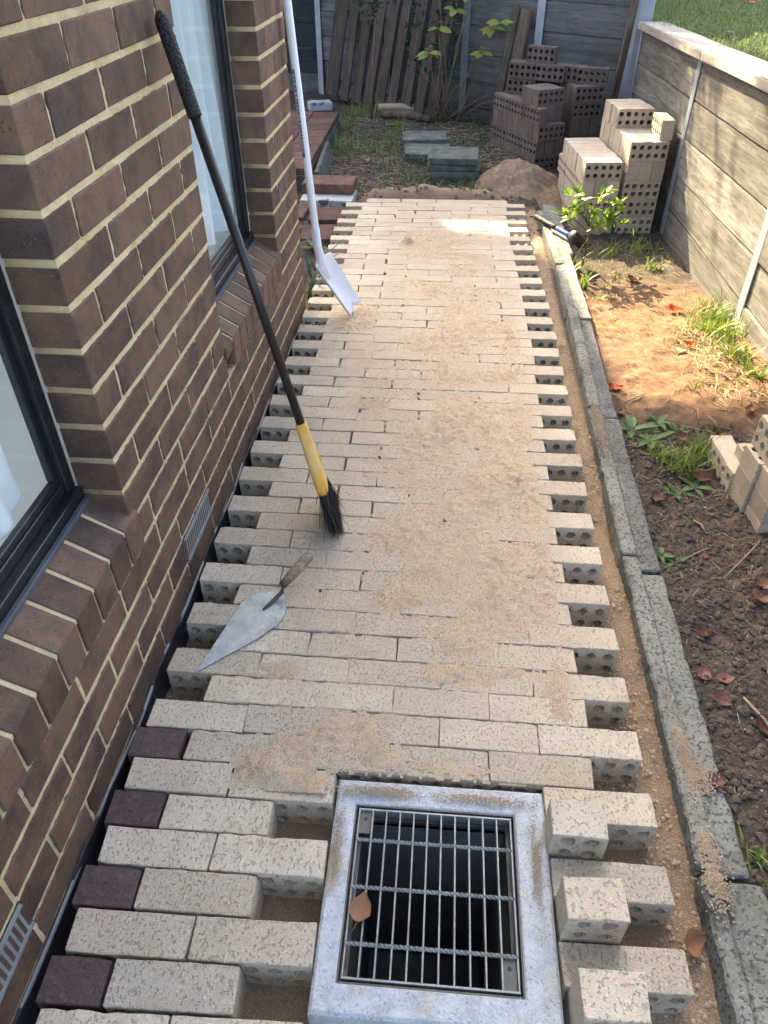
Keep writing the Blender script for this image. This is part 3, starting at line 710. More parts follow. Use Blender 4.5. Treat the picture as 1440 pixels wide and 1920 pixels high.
# the first reveal course ends on the sill, which laps under the pier edge
y = W2[1]+.022
ks = 0
while y-.0765 > W2[0]-.02:
    last = (y-.0765-.0865) <= W2[0]-.02
    inst('sill_brick', sill_mesh(.074, 9, True) if last else rg.choice(SB), house, (0, y-.038, 0)); y -= .0865
box('sill_mortar', -.098, .001, -1.68, -.002, .306, .398, M_mortar, house)
box('sill_mortar', -.098, .001, W2[0]+.085, W2[1]+.0, .306, .398, M_mortar, house)
V = []
for yy0, yy1 in ((-1.68, -.004), (W2[0]+.01, W2[1]-.004)):
    mob('sill_bed', [(.0045, yy0, .398), (.0055, yy0, .4085), (-.099, yy0, .4705), (-.099, yy0, .398), (.0045, yy1, .398), (.0055, yy1, .4085), (-.099, yy1, .4705), (-.099, yy1, .398)],
        [(0, 1, 5, 4), (1, 2, 6, 5), (2, 3, 7, 6), (0, 3, 2, 1), (4, 5, 6, 7), (0, 4, 7, 3)], M_mortar, house)
# windows
def window(y0, y1, zb=.478, ztop=2.02, jl=True, jr=True):
    wn = empty('window', (0, 0, 0)); wn.parent = house
    xf = -.100
    inst('frame_sill', box_me('frame_sill', xf-.06, xf+.012, y0+.002, y1-.002, zb-.010, zb+.020, M_black, .002), wn)
    inst('upstand', box_me('upstand', xf-.032, xf-.012, y0+.002, y1-.002, zb+.0205, zb+.046, M_black, .002), wn)
    inst('sash_rail', box_me('sash_rail', xf-.032, xf-.016, y0+.036, y1-.036, zb+.0465, zb+.064, M_black, .002), wn)
    inst('frame_head', box_me('frame_head', xf-.06, xf+.002, y0+.002, y1-.002, ztop-.05, ztop, M_black, .002), wn)
    for (a, b2, c) in ((y0+.002, y0+.035, -1), (y1-.035, y1-.002, 1)):
        j_ = inst('jamb', box_me('jamb', xf-.032, xf-.002, a, b2, zb+.0205, ztop-.05, M_black, .002), wn)
        inst('sash_stile', box_me('sash_stile', xf-.032, xf-.016, (b2+.0005 if c < 0 else a-.018), (b2+.018 if c < 0 else a-.0005), zb+.0645, ztop-.05, M_black, .002), j_)
    inst('sill_bead', box_me('sill_bead', xf+.0125, xf+.026, y0+.002, y1-.002, zb-.016, zb-.004, M_sill, .002), wn)
    inst('pane', box_me('pane', xf-.0255, xf-.0225, y0+.04, y1-.04, zb+.05, ztop-.045, M_glass), wn)
window(W1[0], W1[1]); window(W2[0], W2[1])
# the room behind the glass, open to the daylight on its far side
V = [(-.185, -2.4, .3), (-2.6, -2.4, .3), (-2.6, END-.11, .3), (-.165, END-.11, .3), (-.165, -2.4, 2.3), (-2.6, -2.4, 2.3), (-2.6, END-.11, 2.3), (-.165, END-.11, 2.3)]
mob('room', V, [(0, 1, 2, 3), (4, 7, 6, 5), (2, 6, 7, 3)], M_room, house)
# eave over the wall
box('soffit', -2.6, .45, -2.2, END+.45, 2.50, 2.53, M_soffit, house)
box('fascia', .45, .47, -2.2, END+.45, 2.46, 2.64, M_soffit, house)
V = [(.48, -2.2, 2.62), (.48, END+.46, 2.62), (-2.6, END+.46, 3.8), (-2.6, -2.2, 3.8)]
mob('roof', V+[(x, y, z+.05) for x, y, z in V], [(0, 1, 2, 3), (4, 7, 6, 5), (0, 4, 5, 1), (1, 5, 6, 2), (2, 6, 7, 3), (3, 7, 4, 0)], M_roof, house)
# curtains
def curtain(label, y0, y1, dens, hem, seed, shape=None):
    nu = 220; nv = 40; V = []; F = []; r = random.Random(seed); ph = [r.uniform(0, 6.28) for _ in range(4)]
    for i in range(nu+1):
        u = i/nu; y = y0+(y1-y0)*u
        for j in range(nv+1):
            v = j/nv; z = hem+(2.0-hem)*v
            spread = 1.0+(.022*(1-v)**3-.02*v if shape else 0)
            fold = .028*math.sin(u*dens*6.28+ph[0])+.012*math.sin(u*dens*14+ph[1]+2*v)+.008*math.sin(u*dens*5+ph[2]+5*v)
            bulge = (.035*math.exp(-((v-.12)/.06)**2) if shape else 0)
            V.append((-.168+fold*(.75+.2*(1-v))+bulge*.3, y0+(y-y0)*spread+.01*math.sin(9*v+ph[3]), z))
    for i in range(nu):
        for j in range(nv): F.append((i*(nv+1)+j, (i+1)*(nv+1)+j, (i+1)*(nv+1)+j+1, i*(nv+1)+j+1))
    me = mesh('curtain', V, F, M_curt, True); o = link(bpy.data.objects.new('curtain', me)); o.location = (HX, HY, 0); o.rotation_euler = (0, 0, -HS)
    tag(o, label, 'curtain', 'white window curtains'); return o
curtain('white curtain hanging behind the near window at the left edge', -1.75, -.125, 6.5, .532, 1, True)
curtain('white pleated curtain filling the second window beyond the brick pier', .815, 1.80, 6.5, .565, 2)

# ------------------------------------------------------------------ concrete edging along the garden bed
edging = empty('garden_edging', (1.26, 0, 0)); tag(edging, 'grey exposed-aggregate concrete edging between path and garden bed', 'edging')
def rough_block(name, x0, x1, y0, y1, z0, z1, mat, seed, amp=.0055, bev=.005, step=.016):
    bm = bmesh.new(); add_box(bm, x0, x1, y0, y1, z0, z1)
    bmesh.ops.bevel(bm, geom=bm.edges[:], offset=bev, segments=1, affect='EDGES')
    n = max(1, int((y1-y0)/step))
    for i in range(1, n):
        yy = y0+(y1-y0)*i/n
        bmesh.ops.bisect_plane(bm, geom=bm.verts[:]+bm.edges[:]+bm.faces[:], plane_co=(0, yy, 0), plane_no=(0, 1, 0))
    n = max(1, int((x1-x0)/step))
    for i in range(1, n):
        xx = x0+(x1-x0)*i/n
        bmesh.ops.bisect_plane(bm, geom=bm.verts[:]+bm.edges[:]+bm.faces[:], plane_co=(xx, 0, 0), plane_no=(1, 0, 0))
    for v in bm.verts:
        a = float(fbm(v.co.x*30+seed*7, v.co.y*30+v.co.z*20, 110, 3)); b2 = float(fbm(v.co.y*30+seed*3, v.co.z*30+v.co.x*20, 114, 3))
        v.co += Vector((a, a*.4, b2))*amp*2
    return bm_mesh(name, bm, mat)
stripx = lambda y: float(np.interp(y, [-.9, -.4, -.1, .52, 1.37, 2.25, 2.86, 3.6], [1.214, 1.212, 1.213, 1.213, 1.232, 1.248, 1.255, 1.224]))
midx = lambda y: float(np.interp(y, [-.9, -.3, .53, 1.37, 2.3, 3.37, 4.0], [1.252, 1.257, 1.268, 1.281, 1.297, 1.285, 1.28]))
rgt = lambda y: float(np.interp(y, [-.9, -.38, .5, 1.3, 2.14, 3.4], [1.318, 1.314, 1.316, 1.334, 1.345, 1.365]))
cuts = [-1.25, -.40, .52, 1.37, 2.25, 2.84, 3.72]
for i, (a, b2) in enumerate(zip(cuts, cuts[1:])):
    ya, yb = a+.006, b2-.006; xa, xb = stripx(ya+.01), stripx(yb-.01); wd = max(.030, midx((ya+yb)/2)-stripx((ya+yb)/2)-.004)
    me = rough_block('edging_strip', 0, wd, 0, yb-ya, -.19, 0, M_edge, i)
    z = (-.004, 0.0, .004, -.002, .003, -.006)[i]
    o = inst('edging_strip', me, edging, (xa-1.26, ya, z), (R((0, .5, -.8, 1, -1, .5)[i]), R((1.5, -1, 2, 0, 3, -2)[i]), -math.atan2(xb-xa, yb-ya)))
cuts = [-1.27, -.412, .462, 1.30, 2.16, 3.02, 3.9]
for i, (a, b2) in enumerate(zip(cuts, cuts[1:])):
    ya, yb = a+.005, b2-.005; xa, xb = midx(ya), midx(yb); xa -= .011; xb -= .011; wd = rgt((ya+yb)/2)-midx((ya+yb)/2)+.008
    if i == 0: wd = .085
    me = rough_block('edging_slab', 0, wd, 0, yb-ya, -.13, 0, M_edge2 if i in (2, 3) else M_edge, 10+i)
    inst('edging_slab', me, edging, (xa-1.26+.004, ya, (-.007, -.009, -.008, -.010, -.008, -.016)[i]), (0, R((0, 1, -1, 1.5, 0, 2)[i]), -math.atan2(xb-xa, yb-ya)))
# spilt sand lumps on the edging
G = Geo(); r = random.Random(5)
for (cx, cy, rx, ry, n) in ((1.240, -.135, .012, .07, 260), (1.236, -.36, .012, .03, 130), (1.236, -.43, .014, .03, 130), (1.247, 1.18, .010, .10, 160), (1.252, 1.28, .012, .07, 120), (1.26, -.20, .018, .03, 110), (1.235, .02, .008, .03, 40), (.56, -.285, .06, .008, 90), (.78, -.287, .07, .007, 70), (.488, -.40, .006, .05, 40), (.89, -.42, .006, .05, 40)):
    for _ in range(n*7):
        x = r.gauss(cx, rx*.8); y = r.gauss(cy, ry*.8); s = r.uniform(.0010, .0028); z = .0+s*.4+max(0, .010*math.exp(-((x-cx)/rx)**2-((y-cy)/ry)**2))*r.random()**.5
        V = [(x+s*a, y+s*b2, z+s*c) for a, b2, c in ((1, 0, 0), (-1, 0, 0), (0, 1, 0), (0, -1, 0), (0, 0, .8), (0, 0, -.8))]
        G.add(V, [(0, 2, 4), (2, 1, 4), (1, 3, 4), (3, 0, 4), (2, 0, 5), (1, 2, 5), (3, 1, 5), (0, 3, 5)])
tag(G.obj('spilt_sand', M_sand), 'crumbs of sand spilt on the concrete edging', 'sand', kind='stuff')

# ------------------------------------------------------------------ timber sleeper wall on the right
wall = empty('sleeper_wall', (2.02, 2.2, 0)); tag(wall, 'weathered grey timber sleeper retaining wall with steel posts beside the garden bed', 'retaining wall')
def plank_me(name, lx, ly, lz, mat, seed, bev=.004, warp=.004, cuts=8, axis=0):
    """board along x, centred; thickness ly, height lz"""
    bm = bmesh.new(); add_box(bm, -lx/2, lx/2, -ly/2, ly/2, -lz/2, lz/2)
    bmesh.ops.bevel(bm, geom=bm.edges[:], offset=bev, segments=2, affect='EDGES')
    for i in range(1, cuts):
        bmesh.ops.bisect_plane(bm, geom=bm.verts[:]+bm.edges[:]+bm.faces[:], plane_co=(-lx/2+lx*i/cuts, 0, 0), plane_no=(1, 0, 0))
    r_ = random.Random(seed); p = [r_.uniform(0, 6) for _ in range(4)]
    for v in bm.verts:
        v.co.y += warp*math.sin(v.co.x*2.1+p[0])+warp*.3*math.sin(v.co.x*9+p[1]); v.co.z += warp*.5*math.sin(v.co.x*2.7+p[2])
    if axis == 1: bmesh.ops.rotate(bm, verts=bm.verts[:], cent=(0, 0, 0), matrix=Matrix.Rotation(math.pi/2, 3, 'Z'))
    if axis == 2: bmesh.ops.rotate(bm, verts=bm.verts[:], cent=(0, 0, 0), matrix=Matrix.Rotation(math.pi/2, 3, 'Y'))
    return bm_mesh(name, bm, mat)
SL = .028   # the sleepers climb slightly towards the house front
posts_y = [-.85, .70, 2.245, 3.795, 5.46]
zb = lambda y: .815-SL*(y-3.79)
r = random.Random(8)
for p0, p1 in zip(posts_y, posts_y[1:]):
    L = p1-p0-.016; ym = (p0+p1)/2
    for k in range(6):
        hgt = .196; z = zb(ym)-.004-.2*k-.1
        o = inst('sleeper', plank_me('sleeper', L, .05, hgt, M_sleeper, r.random(), .004, .003, 8, 1), wall, (.045+r.uniform(-.003, .003), ym-2.2, z), (math.atan(-SL)*1, 0, 0))
def channel(h, mat, wf=.070, d=.062, t=.006):
    bm = bmesh.new()
    add_box(bm, -.031, -.031+t, -wf/2, wf/2, 0, h); add_box(bm, -.031+t, .09-t, -t/2, t/2, 0, h); add_box(bm, .09-t, .09, -wf/2, wf/2, 0, h)
    return bm
for y in posts_y:
    bm = channel(1.25, M_galv); inst('post', bm_mesh('post', bm, M_galv), wall, (.045, y-2.2, zb(y)-1.255))
for a, b2 in ((-.9, 2.2), (2.208, 3.70), (3.705, 5.50)):
    ym = (a+b2)/2; inst('capping', plank_me('capping', b2-a-.004, .200, .048, M_cap, a, .006, .002, 8, 1), wall, (.0825, ym-2.2, zb(ym)+.026), (math.atan(-SL), 0, 0))

# ------------------------------------------------------------------ back wall of sleepers, running off at an angle
E_ = Vector((.811, -.585, 0)); C0 = Vector((2.03, 5.62, 0)); ANG = math.atan2(E_.y, E_.x)
bw = empty('back_wall', C0, (0, 0, ANG)); tag(bw, 'dark grey timber sleeper wall with steel posts across the far end of the yard', 'retaining wall')
sp = [-3.35, -2.45, -1.555, -.83, -.02]      # along the wall from the corner
for p0, p1 in zip(sp, sp[1:]):
    for k in range(9):
        inst('sleeper', plank_me('sleeper', p1-p0-.014, .05, .205, M_sleepdark, r.random(), .004, .003, 6, 0), bw, ((p0+p1)/2, .02+r.uniform(-.004, .004), .0+.21*k-.05), (0, R(.35), 0))
for s in sp:
    bm = bmesh.new(); add_box(bm, -.035, .035, -.028, -.022, -.2, 1.9); add_box(bm, -.003, .003, -.022, .05, -.2, 1.9); add_box(bm, -.035, .035, .05, .056, -.2, 1.9)
    inst('post', bm_mesh('post', bm, M_galv), bw, (s, 0, 0))
# corner post standing above the cap
inst('corner_post', box_me('corner_post', -.05, .05, -.03, .03, -.2, 1.9, M_galv, .003), bw, (.055, -.02, 0), (0, 0, R(20)))
# dark fence at the left
lf = empty('dark_fence', (-2.0, 7.72, 0)); tag(lf, 'near-black horizontal board fence behind the shovel handle at the far left', 'fence')
for k in range(8):
    inst('board', plank_me('board', 3.2, .03, .218, M_fence, k, .003, .003, 6, 0), lf, (0.0, 0, .24+.222*k))
inst('footing_sleeper', plank_me('footing_sleeper', 3.2, .06, .2, M_slab, 44, .006, .004, 6, 0), lf, (0, .0, .02))
for x in (-1.5, 0, 1.5): inst('post', box_me('post', -.04, .04, .02, .09, -.2, 2.0, M_fence), lf, (x, 0, 0))

# ------------------------------------------------------------------ pallet and loose timbers leaning on the back wall
pal = empty('timber_pallet', (-.60, 7.17, -.05)); tag(pal, 'weathered brown slatted timber pallet leaning on the far wall', 'pallet')
pal.matrix_world = Matrix.Translation((-.60, 7.17, .03)) @ Matrix.Rotation(ANG, 4, 'Z') @ Matrix.Rotation(R(-9), 4, 'X') @ Matrix.Rotation(R(5.5), 4, 'Y')
x = 0.0; r = random.Random(12)
for i in range(9):
    wd = .165 if i == 0 else r.uniform(.098, .118); h = 1.45+r.uniform(-.02, .02)
    me = plank_me('slat', h, .018, wd, M_pallet, i, .002, .003, 8, 2); bm = None
    o = inst('slat', me, pal, (x+wd/2, 0, h/2+r.uniform(-.012, .012)), (0, R(r.uniform(-.4, .4)), 0))
    x += wd+r.uniform(.040, .056)
for z in (.12, .70, 1.30): inst('bearer', plank_me('bearer', x-.05, .07, .06, M_pallet, z, .003, .002, 5, 0), pal, ((x-.05)/2, .046, z))
def lean(name, label, foot, top, wd, th, mat, facing, cat='plank', jag=0):
    f = Vector(foot); t = Vector(top); d = (t-f); L = d.length
    me = plank_me(name, L, th, wd, mat, L, .003, .004, 10, 2)
    if jag:
        rr = random.Random(4)
        for v in me.vertices:
            if v.co.z > L/2-.02: v.co.z += rr.uniform(-jag, jag*.6)
    zax = d.normalized(); xax = Vector(facing).cross(zax).normalized(); yax = zax.cross(xax)
    o = link(bpy.data.objects.new(name, me))
    o.matrix_world = Matrix(((xax.x, yax.x, zax.x, (f.x+t.x)/2), (xax.y, yax.y, zax.y, (f.y+t.y)/2), (xax.z, yax.z, zax.z, (f.z+t.z)/2), (0, 0, 0, 1)))
    tag(o, label, cat); return o
lean('broken_board', 'broken brown board with jagged top behind the dark brick pile', (1.12, 6.02, -.06), (1.235, 6.14, .82), .105, .03, M_oldwood, E_.cross(Vector((0, 0, 1))), jag=.05)
lean('split_board', 'thin split grey board beside the broken brown board', (1.03, 6.10, -.06), (1.15, 6.20, .84), .07, .02, M_pallet, E_.cross(Vector((0, 0, 1))), jag=.07)
lean('long_plank', 'long thin brown plank leaning in the corner behind the cream bricks', (1.90, 5.52, -.11), (1.985, 5.55, 1.28), .05, .028, M_oldwood, (0.3, -1, 0))

# ------------------------------------------------------------------ loose brick stacks
def put_brick(me, name, p, rz, label, group, tilt=(0, 0)):
    o = inst(name, me, None, p, (tilt[0], tilt[1], rz)); tag(o, label, 'brick', group); return o
ordw = ['bottom', 'second', 'third', 'fourth', 'fifth', 'sixth', 'seventh']
numw = ['first', 'second', 'third', 'fourth', 'fifth', 'sixth', 'seventh', 'eighth', 'ninth']
r = random.Random(21)
def frame2(px, py, ang):
    c, s = math.cos(ang), math.sin(ang); return lambda u, v: (px+u*c-v*s, py+u*s+v*c)
def course_x(F, ang, u0, z, n, mes, name, lab, group, v0=0.0, skip=()):
    for i in range(n):
        if i in skip: continue
        p = F(u0+.115+r.uniform(-.004, .004), v0+.038+i*.0775+r.uniform(-.0006, .0006)); put_brick(r.choice(mes), name, (*p, z+.055), ang+(math.pi if r.random() < .5 else 0)+r.uniform(-.012, .012), lab % ('%s from the front' % numw[min(i, 8)]), group)
def course_y(F, ang, u0, z, nu, nv, mes, name, lab, group, v0=0.0):
    for j in range(nv):
        for i in range(nu):
            p = F(u0+.038+i*.0778, v0+.115+j*.2325+r.uniform(-.003, .003)); put_brick(r.choice(mes), name, (*p, z+.055), ang+math.pi/2+r.uniform(-.01, .01), lab % ('%s from left, row %s back' % (numw[i], numw[j])), group)
# cream stack against the timber wall
CA = R(6); FL = frame2(1.490, 3.772, CA); FR = frame2(1.748, 3.800, CA); zc = -.170; H_ = .1103
for c in range(4):
    lab = 'cream brick, '+ordw[c]+' course of lower stack, %s'
    if c in (3, 1): course_x(FL, CA, 0, zc+c*H_, 8, CRM, 'cream_brick', lab, 'cream bricks in the lower stack')
    else: course_y(FL, CA, 0, zc+c*H_, 3, 3, CRM, 'cream_brick', lab, 'cream bricks in the lower stack')
for c in range(5):
    lab = 'cream brick, '+ordw[c]+' course of tall stack by timber wall, %s'
    if c == 3: course_y(FR, CA, 0, zc+c*H_, 3, 3, CRM, 'cream_brick', lab, 'cream bricks in the tall stack')
    else: course_x(FR, CA, 0, zc+c*H_, 9, CRM, 'cream_brick', lab, 'cream bricks in the tall stack')
course_x(FR, CA, -.006, zc+5*H_, 4, CRM, 'cream_brick', 'cream holed brick on raised back top of tall stack, %s', 'cream bricks in the tall stack', v0=.36)
put_brick(CRM[1], 'cream_brick', (1.948, 3.965, zc+5*H_+.055), math.pi/2+R(2), 'single sunlit cream brick on the top right corner of the tall stack', 'cream bricks in the tall stack')
# dark pile at the far end
DA = R(27); FD = frame2(1.315, 5.05, DA); zd = -.125
for c in range(4):
    lab = 'dark brick, '+ordw[c]+' course of left front pile, %s'
    if c in (1, 3):
        for j in range(3):
            for i in range(3):
                if c == 3 and i > 0 and j == 0: dv = .06
                else: dv = 0
                p = FD(.038+i*.0785+(.006 if i else 0), .115+j*.234+dv); put_brick(r.choice(DRK), 'dark_brick', (*p, zd+c*H_+.055), DA+math.pi/2+r.uniform(-.02, .02), lab % ('%s from right, row %s back' % (numw[2-i], numw[j])), 'dark bricks in the far pile')
    elif c == 0: course_x(FD, DA, 0, zd, 9, DRK, 'dark_brick', lab, 'dark bricks in the far pile')
    else: course_x(FD, DA, 0, zd+c*H_, 9, DRK, 'dark_brick', lab, 'dark bricks in the far pile', v0=-.012)
course_x(FD, DA, .015, zd+4*H_, 3, DRK, 'dark_brick', 'dark brown brick on top of front pile, %s', 'dark bricks in the far pile', v0=.075)
DB = R(17); FE = frame2(1.590, 5.28, DB)
for c in range(5):
    lab = 'dark brick, '+ordw[c]+' course of right rear pile, %s'
    if c == 2: course_y(FE, DB, 0, zd+c*H_, 3, 1, DRK, 'dark_brick', lab, 'dark bricks in the far pile'); course_x(FE, DB, 0, zd+c*H_, 2, DRK, 'dark_brick', lab, 'dark bricks in the far pile', v0=.235)
    else: course_x(FE, DB, 0, zd+c*H_, 4, DRK, 'dark_brick', lab, 'dark bricks in the far pile')
DC = R(-24)
p6 = zd+5*H_+.055
put_brick(DRK[0], 'dark_brick', (1.715, 5.40, p6), R(-14), 'dark brown holed brick on the right rear pile, set apart at the top right', 'dark bricks in the far pile')
FT = frame2(1.245, 5.52, DC)
for c in range(6):
    lab = 'dark brown holed brick, '+ordw[c]+' course of the hidden back pile, %s'
    if c < 4: continue
for (x, y, z, a, l) in ((1.215, 5.63, zd+4*H_, DC, 'dark brown plain-ended brick low in the back of the pile'), (1.42, 5.60, zd+4*H_, DC, 'dark brown brick under the two upper holed bricks at the back of the pile'),
                        (1.56, 5.50, zd+5*H_, DC, 'dark brown brick beside the top right of the upper back pair'),
                        (1.215, 5.62, zd+5*H_, DC, 'dark brown holed brick at the top left of the back of the pile'), (1.415, 5.52, zd+5*H_, DC, 'dark brown holed brick at the top middle of the back of the pile'),
                        (1.345, 5.60, zd+6*H_, R(-30), 'topmost single dark brown holed brick on the far pile')):
    put_brick(r.choice(DRK), 'dark_brick', (x, y, z+.055), a, l, 'dark bricks in the far pile')
for (x, y, z, a) in ((1.22, 5.70, zd+4*H_, DC), (1.44, 5.68, zd+4*H_, DC), (1.43, 5.60, zd+5*H_, DC), (1.22, 5.70, zd+5*H_, DC)):
    put_brick(r.choice(DRK), 'dark_brick', (x, y, z+.055), a, 'dark brown brick hidden behind the %s %s of the upper back pair' % ('left' if x < 1.3 else 'right', 'top' if z > zd+4.5*H_ else 'base'), 'dark bricks in the far pile')
# small cream stack at the right edge
def flat_brick(p, rz, label): return put_brick(r.choice(CRM), 'cream_brick', p, rz, label, 'cream bricks at the right edge') 
zn = -.095; NA = R(4)
o = put_brick(CRM[2], 'cream_brick', (1.675, 1.055, zn+.055), math.pi/2+NA, 'cream holed brick on edge at the left end of the small stack by the weeds', 'cream bricks at the right edge')
def flat(x, y, z, label):
    o = inst('cream_brick', r.choice(CRM), None, (x+.115, y+.055, z+.038)); o.rotation_euler = Euler((R(90), 0, NA+r.uniform(-.015, .015)), 'XYZ'); tag(o, label, 'brick', 'cream bricks at the right edge')
for c in range(3):
    flat(1.655, .836, zn+c*.0765, 'cream brick lying flat, '+ordw[c]+' course of middle column, small right edge stack')
    flat(1.672, .722, zn+c*.0765, 'cream brick lying flat, '+ordw[c]+' course of nearer column, small right edge stack')
    if c < 2: flat(1.725, .560, zn+c*.0765, 'cream brick lying flat, '+ordw[c]+' course of nearest column at right frame edge')
flat(1.69, .955, zn, 'cream brick lying flat, bottom of back column, small right edge stack'); flat(1.685, .955, zn+.0765, 'cream brick lying flat, top of back column, small right edge stack')
put_brick(CRM[3], 'cream_brick', (1.715, .835, zn+.2295+.055), math.pi/2+NA, 'cream holed brick on edge crowning the small stack at the right edge', 'cream bricks at the right edge')

# ------------------------------------------------------------------ sand heap
n = 90; V = []; F = []
for i in range(n+1):
    for j in range(n+1):
        u = -1+2*i/n; v = -1+2*j/n; x = 1.20+u*.46; y = 4.50+v*.46
        rr = math.hypot((x-1.17)/.37, (y-4.50)/.40)
        h = max(0, 1-rr**1.4)*.185 if rr < 1 else -(rr-1)*.15
        h += .06*math.exp(-(((x-.96)/.15)**2+((y-4.38)/.15)**2))-.05*math.exp(-(((x-1.30)/.07)**2+((y-4.32)/.10)**2))
        h = h*(1+.8*float(fbm(x*7, y*7, 130, 3)))+.030*float(fbm(x*26, y*26, 133, 3))+random.uniform(-.002, .002)
        V.append((x, y, -.10+h))
for i in range(n):
    for j in range(n): F.append((i*(n+1)+j, (i+1)*(n+1)+j, (i+1)*(n+1)+j+1, i*(n+1)+j+1))
o = mob('sand_heap', V, F, M_heap, None, True); tag(o, 'low brown heap of sand between the brick stacks at the end of the path', 'sand heap')

# ------------------------------------------------------------------ stacked slabs, red pavers and painted block
def slab(name, label, cx, cy, zb_, lx, ly, lz, rz, mat, cat='slab', group=None, seed=0, tilt=(0, 0)):
    me = rough_block(name, -lx/2, lx/2, -ly/2, ly/2, 0, lz, mat, seed, .004, .004, .04); o = inst(name, me, None, (cx, cy, zb_), (tilt[0], tilt[1], rz)); tag(o, label, cat, group); return o
for i in range(4):
    slab('concrete_slab', 'mossy grey concrete slab, %s of the front four-high pile at the path end' % ('bottom', 'second up', 'third up', 'topmost')[i], .69+(.0, .008, -.01, .004)[i], 4.66+(.01, 0, .012, -.004)[i], -.075+.046*i, .35, .34, .043, R((2, -1, 1.5, -2)[i]), M_slab, 'slab', 'slabs in the front pile', i)
for i, (x, y, z, rz, l) in enumerate([(.50, 5.10, -.07, 2, 'mossy concrete slab at the bottom of the left pile behind the front one'), (.50, 5.09, -.026, 0, 'bluish concrete slab with a fallen leaf on the left pile'), (.46, 5.46, -.06, 3, 'mossy concrete slab on the ground farther back towards the shrub'), (.45, 5.52, -.012, 4, 'tilted mossy concrete slab farthest from the path'), (.48, 5.28, -.055, 1, 'mossy slab partly hidden between the two left piles')]):
    slab('concrete_slab', l, x, y, z, .36, .24 if i != 3 else .2, .042, R(rz), M_slab, 'slab', 'slabs in the left piles', 20+i, (R((0, 0, 4, 7, 3)[i]), 0))
slab('painted_block', 'flat block with flaking white paint under the red paver', -.13, 3.95, -.075, .345, .26, .078, R(-1), M_whiteblk, 'block', None, 31)
slab('red_paver', 'red clay paver lying on the white painted block', -.135, 4.06, .005, .345, .22, .062, R(-2), M_redpav, 'paver', 'red pavers beside the house end', 32)
for i, (x, y, z, l) in enumerate([(-.09, 3.66, -.085, 'dirty red paver on the ground beside the far end of the path'), (-.36, 3.70, -.085, 'dark stained paver below the house corner'), (-.10, 3.36, -.10, 'soil covered red paver sunk beside the path notches'), (-.35, 3.35, -.10, 'dark paver sunk behind the strappy weeds')]):
    slab('red_paver', l, x, y, z, .24, .26, .06, R((3, -2, 5, -4)[i]), M_redpav, 'paver', 'red pavers beside the house end', 33+i)
# low paved platform past the house corner
pl = empty('paved_platform', (-.62, 5.2, 0)); tag(pl, 'low dark red paved platform past the house corner', 'platform')
box('platform_base', -.62, .30, -.95, .85, -.12, .035, M_slab, pl)
for i in range(4):
    for j in range(8):
        me = box_me('paver', -.11, .11, -.11, .11, 0, .045, M_redpav, .004); inst('paver', me, pl, (-.5+.228*i, -.82+.228*j, .036), (0, 0, R(random.uniform(-1, 1))))
o = slab('leaning_edging', 'pale green-grey concrete edging leaning beside the paved platform', -.245, 4.72, -.07, .035, .85, .13, R(3), M_slab, 'edging', None, 60, (0, R(-18)))

# ------------------------------------------------------------------ tools
br = empty('broom', (.356, .593, 0)); tag(br, 'outdoor broom with black pole and yellow head leaning on the brick pier', 'broom')
bt = Vector((.352, .600, 0.0)); tp = Vector((-.004, .783, 1.307)); ax = (tp-bt).normalized(); o0 = Vector((.356, .593, 0))
P = lambda d: bt+ax*d
Ltot = (tp-bt).length
tube('pole', [P(.32)-o0, P(Ltot-.20)-o0], .0128, M_plasticblk, br, 16)
ng = 26
gp = tube('grip', [P(Ltot-.215+.215*i/ng)-o0 for i in range(ng+1)], [.0168 if i < ng-2 else (.0155, .012, .005)[i-ng+2] for i in range(ng+1)], M_grip, br, 16)
# head: flattened yellow block that narrows to a socket
side = (P(.27)-CAM_P); side = (side-ax*side.dot(ax)).normalized(); side = Matrix.Rotation(R(-5), 3, ax) @ side; thin = ax.cross(side)
V = []; F = []
prof = [(.455, .0160, .0160), (.44, .0168, .0168), (.385, .018, .0172), (.365, .024, .0178), (.34, .036, .0184), (.30, .052, .019), (.24, .068, .0195), (.195, .074, .0195), (.183, .071, .017)]
n = 20
for d, a, b2 in [(.140+(d_-.183)*.772, a_, b_) for d_, a_, b_ in prof]:
    for k in range(n):
        an = 2*math.pi*k/n; c, s_ = math.cos(an), math.sin(an); e = .55
        V.append(P(d)+side*(a*math.copysign(abs(c)**e, c))+thin*(b2*math.copysign(abs(s_)**e, s_))-o0)
for i in range(len(prof)-1):
    for k in range(n): F.append((i*n+k, i*n+(k+1) % n, (i+1)*n+(k+1) % n, (i+1)*n+k))
F.append(tuple(range(n-1, -1, -1))); F.append(tuple(range((len(prof)-1)*n, len(prof)*n)))
hd = mob('head', V, F, M_yellow, br, True)
